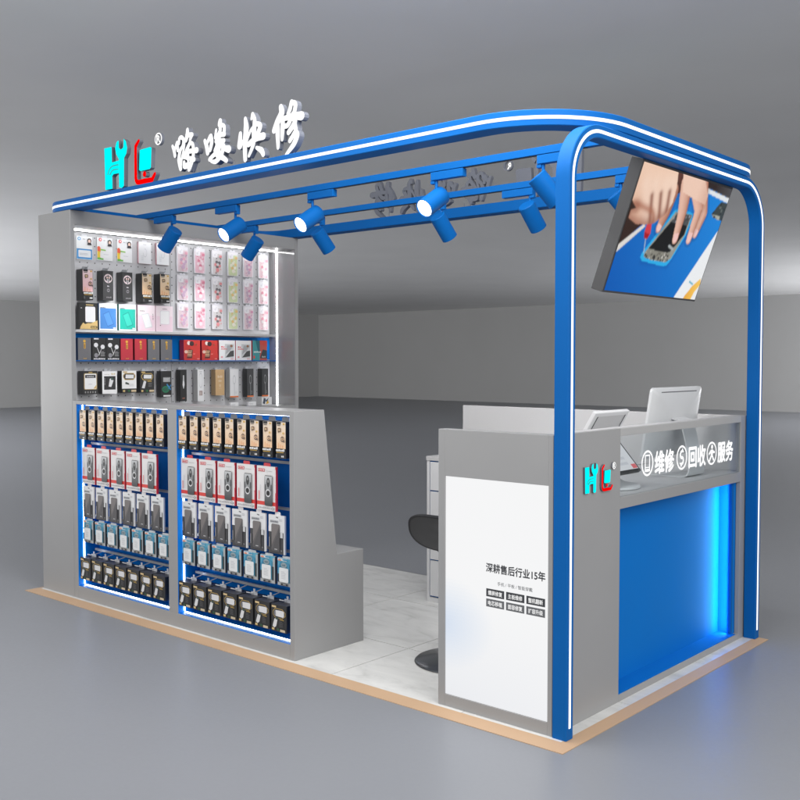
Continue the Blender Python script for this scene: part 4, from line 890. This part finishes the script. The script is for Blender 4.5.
for pts in ([(-.012, .018), (.016, .018), (.012, -.012), (-.010, -.010)], [(-.012, .016), (-.036, .000), (-.032, -.008), (-.008, .004)], [(.014, .014), (.036, .008), (.036, -.002), (.012, .000)], [(-.010, -.010), (.004, -.012), (-.022, -.042), (-.034, -.036)], [(.000, -.012), (.012, -.010), (.030, -.034), (.020, -.042)]): gpoly([(yc + a, zc + b) for a, b in pts])
put_text(mb, '维修', g3, .856, 1.044, .958, 1.060, .030); put_text(mb, '回收', g3, 1.204, 1.390, .957, 1.058, .030); put_text(mb, '服务', g3, 1.535, 1.722, .958, 1.060, .030)
mb.build('glass_lettering', SIGNW, sc, fix=False)

# emblem on the counter
s = thing('counter_emblem', 'small cyan and red glowing emblem on the grey counter side by the glass', 'sign', (.012, .33, .99))
K = .437
emblem(s, lambda a, b, d: (-d, .219 + (a + 3.128) * K, .933 + (b - 2.4785) * K), -.010, -.001)

# ------------------------------------------------------------------ work desk with drawers along the rear
dk = thing('work_desk', 'pale work desk with blue edged drawers and raised grey screen at the rear', 'desk', (-1.1, 1.62, 0))
mb = MB(); mb.box(-1.882, -.002, 1.868, 1.90, 0, HC - .001); mb.build('rear_screen', GREYL, dk, bevel=.0015)
mb = MB(); mb.box(-1.772, -.5728, 1.360, 1.8675, .866, .8915); mb.build('desk_top', GREYL, dk, bevel=.0012)
mb = MB(); mb.box(-1.770, -1.75, 1.366, 1.866, 0, .8658); mb.box(-1.33, -1.31, 1.366, 1.866, 0, .8658); mb.box(-1.7498, -1.3302, 1.386, 1.866, .03, .865)
mb.box(-1.7498, -1.3302, 1.37, 1.386, 0, .03)
mb.build('pedestal', WHITE, dk, bevel=.0008)
mb = MB(); mb.box(-1.7496, -1.3304, 1.3745, 1.3858, .031, .8645); mb.build('blue_edge', BLUE, dk)
for za, zb in ((.686, .858), (.264, .678), (.040, .256)):
    mb = MB(); mb.box(-1.741, -1.339, 1.362, 1.3742, za, zb); d_ = mb.build('drawer', WHITE, dk, bevel=.0012)
    mb = MB(); mb.box(-1.60, -1.48, 1.352, 1.3618, zb - .03, zb - .022); mb.build('handle', RAILM, d_)

# ------------------------------------------------------------------ computer on the counter
pc = thing('desktop_computer', 'silver all in one computer seen from behind on the glass counter', 'computer', (-.2, 1.49, .886))
ax = Vector((-.15, 0, -.98)).normalized()          # down along the leaning panel
nb = Vector((.98, 0, -.15)).normalized()           # out of its back
TP = Vector((-.205, 1.498, 1.335))
def pan(y, t, o): return tuple(TP + Vector((0, y, 0)) + ax * t + nb * o)
mb = MB(); Hd, Wd2 = .36, .281
out = []
for cy, cz, a0 in ((Wd2 - .02, Hd - .02, 0), (-Wd2 + .02, Hd - .02, 90), (-Wd2 + .02, .02, 180), (Wd2 - .02, .02, 270)):
    for k in range(6):
        t = R(a0 + 18 * k); out.append((cy + .02 * math.cos(t), cz + .02 * math.sin(t)))
levels = [(1.0, -.012), (1.0, .0), (.985, .004), (.80, .018), (.4, .024)]
n = len(out); vs = []
for sc_, o in levels:
    for (y, z) in out: vs.append(pan(y * sc_, Hd / 2 + (z - Hd / 2) * sc_, o))
fs = [tuple(range(n))[::-1]]
for q in range(len(levels) - 1):
    for k in range(n): fs.append((q * n + k, q * n + (k + 1) % n, (q + 1) * n + (k + 1) % n, (q + 1) * n + k))
fs.append(tuple(range((len(levels) - 1) * n, len(levels) * n)))
mb.mesh(vs, fs); disp = mb.build('display', SILVER, pc, smooth=True)
mb = MB(); vs = [pan(y, t, .0125) for y, t in ((-.2, .018), (.2, .018), (.2, .024), (-.2, .024))] + [pan(y, t, .004) for y, t in ((-.2, .018), (.2, .018), (.2, .024), (-.2, .024))]
mb.mesh(vs, [(0, 1, 2, 3), (7, 6, 5, 4), (0, 4, 5, 1), (1, 5, 6, 2), (2, 6, 7, 3), (3, 7, 4, 0)]); mb.build('vent_slot', INK2, disp)
mb = MB()
pth = [(-.205, 1.175), (-.17, 1.165), (-.150, 1.13), (-.130, 1.05), (-.112, .96), (-.104, .915), (-.112, .897), (-.135, .8905), (-.20, .8895), (-.30, .8885)]
w_ = [.075, .075, .072, .07, .075, .09, .1, .1, .1, .1]
th = .007
A = []
for i, (x, z) in enumerate(pth):
    x2, z2 = pth[min(i + 1, len(pth) - 1)]; x1, z1 = pth[max(i - 1, 0)]
    d = Vector((x2 - x1, 0, z2 - z1)).normalized(); nn = Vector((d.z, 0, -d.x)) * -1
    A.append([tuple(Vector((x, 1.498 + sy * w_[i], z)) + nn * (th if so else 0)) for sy, so in ((-1, 0), (1, 0), (1, 1), (-1, 1))])
vs = [p for q in A for p in q]; fs = [(3, 2, 1, 0)]
for i in range(len(A) - 1):
    for k in range(4): fs.append((i * 4 + k, i * 4 + (k + 1) % 4, i * 4 + 4 + (k + 1) % 4, i * 4 + 4 + k))
fs.append(tuple((len(A) - 1) * 4 + k for k in range(4)))
mb.mesh(vs, fs); mb.build('stand', SILVER, pc, smooth=True)

# twin screen payment terminal
pt = thing('payment_terminal', 'white twin screen payment terminal behind the grey counter side', 'terminal', (-.2, .77, .886))
def slab(mb, top, down, back, y0, y1, h, th, m=0):
    top, down, back = Vector(top), Vector(down).normalized(), Vector(back).normalized()
    f = lambda y, t, o: tuple(Vector((top.x, y, top.z)) + down * t + back * o)
    vs = [f(y, t, o) for o in (0, th) for y, t in ((y0, 0), (y1, 0), (y1, h), (y0, h))]
    mb.mesh(vs, [(3, 2, 1, 0), (4, 5, 6, 7), (0, 1, 5, 4), (1, 2, 6, 5), (2, 3, 7, 6), (3, 0, 4, 7)], m)
    return f
dS, bS = (-.5, 0, -.84), (.84, 0, -.5)
mb = MB(); f = slab(mb, (-.178, 0, 1.248), dS, bS, .60, .91, .30, .02); st_ = mb.build('staff_screen', WHITE, pt, bevel=.004)
mb = MB(); vs = [f(*p) for p in ((.635, .02, .0206), (.875, .02, .0206), (.875, .28, .0206), (.635, .28, .0206))]; mb.face(vs); mb.build('back_plate', GREYL, st_, fix=False)
for y in (.628, .878):
    mb = MB(); mb.face([f(y, .02, .0208), f(y + .008, .02, .0208), f(y + .008, .29, .0208), f(y, .29, .0208)]); mb.build('seam', BLACK, st_, fix=False)
mb = MB(); slab(mb, (-.190, 0, 1.165), (.2, 0, -1), (1, 0, .2), .715, .795, .06, .02); mb.build('hinge', WHITE, pt, bevel=.003)
mb = MB(); f = slab(mb, (-.238, 0, 1.118), (.66, 0, -.75), (-.75, 0, -.66), .60, .912, .205, .018); cs = mb.build('customer_screen', BLACK, pt, bevel=.002)
mb = MB()
c_ = lin((226, 227, 230)); mb.face([f(*p) for p in ((.612, .010, -.0008), (.900, .010, -.0008), (.900, .192, -.0008), (.612, .192, -.0008))], 0, c_)
for q in range(5): mb.face([f(*p) for p in ((.64, .03 + q * .03, -.0014), (.84, .03 + q * .03, -.0014), (.84, .045 + q * .03, -.0014), (.64, .045 + q * .03, -.0014))], 0, lin((206, 208, 214)))
mb.face([f(*p) for p in ((.855, .165, -.0014), (.897, .165, -.0014), (.897, .189, -.0014), (.855, .189, -.0014))], 0, lin((226, 110, 116)))
mb.build('display', POSTER, cs, fix=False)
mb = MB(); mb.lathe([(0, .8862), (.155, .8862), (.16, .892), (.155, .90), (.09, .912), (.06, .93), (.05, 1.0), (0, 1.0)], -.225, .80, 40); mb.build('foot', SILVER, pt, smooth=True)

# ------------------------------------------------------------------ work stool
ch = thing('work_stool', 'black padded swivel stool with low back on a dark metal base plate', 'stool', (-.86, .58, 0))
mb = MB(); mb.lathe([(0, .0), (.215, .0), (.222, .004), (.215, .010), (.12, .022), (.05, .04), (.035, .06), (.032, .30), (.022, .302), (.022, .45), (0, .45)], -.87, .535, 48); mb.build('base', CHROME, ch, smooth=True)
mb = MB()
vs, fs = [], []
NU, NV = 28, 10
mb.lathe([(0, .452), (.15, .452), (.175, .462), (.185, .485), (.18, .51), (.17, .525), (.08, .528), (0, .526)], -.80, .64, 40); mb.build('seat', LEATHER, ch, smooth=True)
# padded low back: a curved oval pad
mb = MB(); seg = 40; lay = 9
def padp(a, r, o):
    x = r * .27 * (abs(math.cos(a)) ** .75) * (1 if math.cos(a) > 0 else -1); z = r * .086 * (abs(math.sin(a)) ** .8) * (1 if math.sin(a) > 0 else -1)
    return Vector((x, -.06 * (1 - (x / .27) ** 2) + o, z))
rows = []
for (r, o) in ((0.001, -.010), (.5, -.008), (.80, -.006), (.90, -.010), (.97, -.010), (1.0, .0), (1.0, .014), (.95, .024), (.6, .026), (.001, .028)):
    rows.append([padp(2 * PI * k / seg, r, o) for k in range(seg)])
rot = Matrix.Rotation(R(8), 4, 'X') ; cz = Vector((-.865, .46, .650))
vs = [tuple(cz + (rot @ p)) for rw in rows for p in rw]; fs = []
for q in range(len(rows) - 1):
    for k in range(seg): fs.append((q * seg + k, q * seg + (k + 1) % seg, (q + 1) * seg + (k + 1) % seg, (q + 1) * seg + k))
mb.mesh(vs, fs)
for q in range(len(fs)): mb.m[q] = 0 if q < 3 * seg else 1
mb.build('backrest', [LEATHER, BLACK], ch, smooth=True)
mb = MB(); mb.tube((-.93, .43, .575), (-.87, .50, .47), .014, seg=12); mb.tube((-.80, .43, .575), (-.84, .50, .47), .014, seg=12); mb.build('bracket', BLACK, ch, smooth=True)

# ------------------------------------------------------------------ hanging screen
tv = thing('hanging_screen', 'large tilted screen under the archway showing hands repairing a phone', 'screen', (-.06, 1.16, 2.335))
TL = Vector((.010, .697, 2.335)); EV = (Vector((-.182, .697, 1.788)) - TL); HH = EV.length; EV.normalize(); WW = .933
NB = Vector((0, 1, 0)).cross(EV); NB = NB if NB.x > 0 else -NB       # towards the viewer
def scr(u, v, o): return tuple(TL + Vector((0, u * WW, 0)) + EV * (v * HH) + NB * o)
mb = MB(); mg = .010; dp = .062
q = [(-mg / WW, -mg / HH), (1 + mg / WW, -mg / HH), (1 + mg / WW, 1 + mg / HH), (-mg / WW, 1 + mg / HH)]
vs = [scr(u, v, -.001) for u, v in q] + [scr(u, v, -dp) for u, v in q]
mb.mesh(vs, [(0, 1, 2, 3), (7, 6, 5, 4), (0, 4, 5, 1), (1, 5, 6, 2), (2, 6, 7, 3), (3, 7, 4, 0)]); mb.build('casing', CASING, tv, bevel=.002)
mb = MB(); mb.box(-.045, .002, 1.05, 1.27, 2.344, 2.4005); mb.build('bracket', BLUE, tv)
# the picture on the screen, painted on a fine grid
GX, GY = 240, 150
U, V = np.meshgrid(np.linspace(0, 1, GX), np.linspace(0, 1, GY))
AS = WW / HH
def inside(poly):
    x, y = U, V; c = np.zeros(U.shape, bool); n = len(poly); j = n - 1
    for i in range(n):
        xi, yi = poly[i]; xj, yj = poly[j]
        if yi != yj: c ^= ((yi > y) != (yj > y)) & (x < (xj - xi) * (y - yi) / (yj - yi) + xi)
        j = i
    return c
def segd(pts):
    """distance to a polyline (in screen heights), side and arc fraction"""
    D = np.full(U.shape, 9.0); S = np.zeros(U.shape); T = np.zeros(U.shape); n = len(pts) - 1
    for i in range(n):
        ax_, ay_ = pts[i][0] * AS, pts[i][1]; bx, by = pts[i + 1][0] * AS, pts[i + 1][1]
        dx, dy = bx - ax_, by - ay_; L2 = dx * dx + dy * dy
        t = np.clip(((U * AS - ax_) * dx + (V - ay_) * dy) / L2, 0, 1)
        px, py = U * AS - ax_ - t * dx, V - ay_ - t * dy
        d = np.hypot(px, py); k = d < D
        D = np.where(k, d, D); S = np.where(k, (px * dy - py * dx) / math.sqrt(L2), S); T = np.where(k, (i + t) / n, T)
    return D, S, T
L3 = lambda c: np.array(lin(c))
IMG = np.zeros((GY, GX, 3))
t_ = (U * .6 + (1 - V) * .4)[..., None]
IMG[:] = L3((0, 88, 178)) * (1 - t_) + L3((20, 134, 220)) * t_
rg = np.random.default_rng(3)
def fillp(nm, c, c2=None, fn=None):
    k = inside(TV[nm])
    if c2 is None: IMG[k] = L3(c)
    else:
        f = np.clip(fn, 0, 1)[..., None]; IMG[k] = (L3(c) * (1 - f) + L3(c2) * f)[k]
def soft(nm, c, w, amt):
    D, S, T = segd(TV[nm]); f = (amt * np.exp(-(D / w) ** 2))[..., None]; IMG[:] = IMG * (1 - f) + L3(c) * f
def dots(nm, cols, n, r, seed):
    g = np.random.default_rng(seed); k = inside(TV[nm]); P = TV[nm]; us = [p[0] for p in P]; vs_ = [p[1] for p in P]
    for i in range(n):
        a, b = g.uniform(min(us), max(us)), g.uniform(min(vs_), max(vs_)); w, h = g.uniform(.4, 1.6) * r, g.uniform(.4, 1.2) * r
        kk = k & (np.abs((U - a) * AS) < w) & (np.abs(V - b) < h); IMG[kk] = L3(cols[i % len(cols)])
fillp('dark1', (46, 36, 36), (92, 92, 96), (U - .8) * 3); fillp('white1', (226, 230, 234)); fillp('dark2', (52, 34, 28)); fillp('white2', (222, 218, 212))
fillp('dev', (58, 66, 66)); dots('dev', [(96, 104, 102), (40, 46, 46)], 20, .012, 4); fillp('dev2', (170, 172, 160)); dots('dev2', [(60, 60, 60)], 8, .01, 2)
D, S, T = segd([TV['phone_o'][6], TV['phone_o'][8], TV['phone_o'][10]]); f = .45 * np.exp(-(D / .03) ** 2)[..., None]; IMG[:] = IMG * (1 - f) + L3((0, 70, 150)) * f
fillp('phone_o', (40, 172, 232)); fillp('phone_i', (150, 150, 142)); fillp('top', (78, 80, 82)); dots('top', [(110, 112, 112), (58, 60, 62), (150, 150, 160)], 26, .012, 8); fillp('scr', (8, 9, 11), (24, 25, 28), V * 1.2 - .2)
fillp('elec', (136, 134, 124)); dots('elec', [(70, 68, 64), (196, 194, 186), (110, 106, 98), (40, 40, 42)], 46, .011, 5); dots('scr', [(14, 15, 18)], 6, .02, 5)
D, S, T = segd([TV['e3'][0], (TV['e3'][0][0] - .05, TV['e3'][0][1] - .02)]); IMG[D < .012] = L3((170, 176, 178))
fillp('white3', (236, 238, 240)); fillp('orange', (226, 152, 40), (246, 196, 90), (U - .8) * 6); fillp('tick', (60, 170, 200))
fillp('sleeve', (92, 56, 48))
SK, SKD, SKL = (234, 190, 170), (168, 108, 86), (240, 206, 190)
def finger(nm, w0, w1, base=SK, dark=SKD):
    D, S, T = segd(TV[nm]); w = w0 + (w1 - w0) * T; k = D < w
    x = S / np.maximum(w, 1e-4); f = np.clip(.05 + 1.0 * np.clip(x * .5 + .35, 0, 1) ** 1.5 + .25 * x ** 4, 0, 1)[..., None]
    c = L3(base) * (1 - f) + L3(dark) * f; sh = (D < w + .03) & ~k; IMG[sh] *= .80
    IMG[k] = c[k]
    if w1 < .06:
        n_ = k & (T > .90) & (D < w * .75); IMG[n_] = L3((240, 196, 190))
finger('F1', .085, .046, (214, 160, 136), (150, 96, 76))
k = inside(TV['back2']); f = np.clip((U - .62) * 4, 0, 1)[..., None]; IMG[k] = (L3(SKL) * (1 - f) + L3((214, 164, 140)) * f)[k]
finger('F4', .075, .042); finger('F3', .088, .046); finger('F2', .098, .048)
k = inside(TV['back2']) & (V < .22); IMG[k] = (L3((238, 202, 182)) * (1 - f) + L3((196, 142, 120)) * f)[k]
fillp('driver', (206, 60, 72), (150, 14, 26), (V - .52) * 6); fillp('tip', (168, 16, 30)); D, S, T = segd(TV['shaft']); IMG[D < .006] = L3((170, 190, 206))
k = inside(TV['fist']); f = np.clip((V - .05) * 1.3, 0, 1)[..., None]; IMG[k] = (L3((238, 202, 178)) * (1 - f) + L3((206, 150, 126)) * f)[k]
keep = IMG.copy()
D, S, T = segd(TV['thumb'])
for nm in ('k1', 'k2', 'k3', 'k4'): soft(nm, (248, 222, 204), .08, .5)
for nm in ('c1', 'c2', 'c3'): soft(nm, (128, 70, 54), .028, .8)
D, S, T = segd(TV['thumb']); f = (.75 * np.exp(-(np.abs(D - .10) / .03) ** 2) * (D < .15))[..., None]; IMG[:] = IMG * (1 - f) + L3((170, 108, 84)) * f
edge = np.full(U.shape, 9.0); P = TV['fist']
for i in range(5, len(P) - 3):
    D, S, T = segd([P[i], P[(i + 1) % len(P)]]); edge = np.minimum(edge, D)
f = (.7 * np.exp(-(edge / .06) ** 2))[..., None]; IMG[:] = IMG * (1 - f) + L3((150, 92, 72)) * f
IMG[~k] = keep[~k]
for i_ in range(2):      # soften like a photograph
    B = IMG.copy(); B[1:-1, 1:-1] = (IMG[1:-1, 1:-1] * 4 + IMG[:-2, 1:-1] + IMG[2:, 1:-1] + IMG[1:-1, :-2] + IMG[1:-1, 2:]) / 8; IMG = B
IMG *= (1 + rg.normal(0, .012, (GY, GX, 1)))
me = bpy.data.meshes.new('picture'); o0 = world_loc(tv)
vs = [tuple(Vector(scr(U[j, i], V[j, i], .0004)) - o0) for j in range(GY) for i in range(GX)]
fs = [(j * GX + i, (j + 1) * GX + i, (j + 1) * GX + i + 1, j * GX + i + 1) for j in range(GY - 1) for i in range(GX - 1)]
me.from_pydata(vs, [], fs); me.materials.append(SCREEN)
ca = me.color_attributes.new('Col', 'FLOAT_COLOR', 'POINT')
ca.data.foreach_set('color', np.concatenate([np.clip(IMG, 0, 1).reshape(-1, 3), np.ones((GX * GY, 1))], 1).astype(np.float32).ravel())
me.update(); o = bpy.data.objects.new('picture', me); COL.objects.link(o); o.parent = tv

# ------------------------------------------------------------------ light
def area(name, loc, target, sx, sy, watts, col=(1, 1, 1)):
    L = bpy.data.lights.new(name, 'AREA'); L.shape = 'RECTANGLE'; L.size = sx; L.size_y = sy; L.energy = watts; L.color = col
    o = bpy.data.objects.new(name, L); COL.objects.link(o); o.location = loc
    o.rotation_euler = (Vector(target) - Vector(loc)).to_track_quat('-Z', 'Y').to_euler(); return o
for nm, loc, tgt, sx, sy, w in LAMPS: area(nm, loc, tgt, sx, sy, w)
w = bpy.data.worlds.new('World'); scene.world = w; w.use_nodes = True
bg = w.node_tree.nodes['Background']; bg.inputs[0].default_value = (1.0, 0.985, 0.965, 1); bg.inputs[1].default_value = WORLD

# ------------------------------------------------------------------ camera
cam = bpy.data.cameras.new('camera'); co = bpy.data.objects.new('camera', cam); COL.objects.link(co)
co.location = (2.0663, -3.2544, 1.4688); co.rotation_euler = (R(90) - 0.0393, 0, 0.7203)
cam.sensor_fit = 'HORIZONTAL'; cam.sensor_width = 36; cam.lens = 36 * 988.05 / 800; cam.clip_start = .05; cam.clip_end = 200
scene.camera = co
scene.render.engine = 'CYCLES'
try: scene.cycles.use_denoising = True
except Exception: pass
scene.cycles.max_bounces = 8; scene.cycles.transparent_max_bounces = 12; scene.cycles.sample_clamp_indirect = 6
vs_ = scene.view_settings; vs_.view_transform = 'Standard'; vs_.look = 'None'; vs_.exposure = 0; vs_.gamma = 1
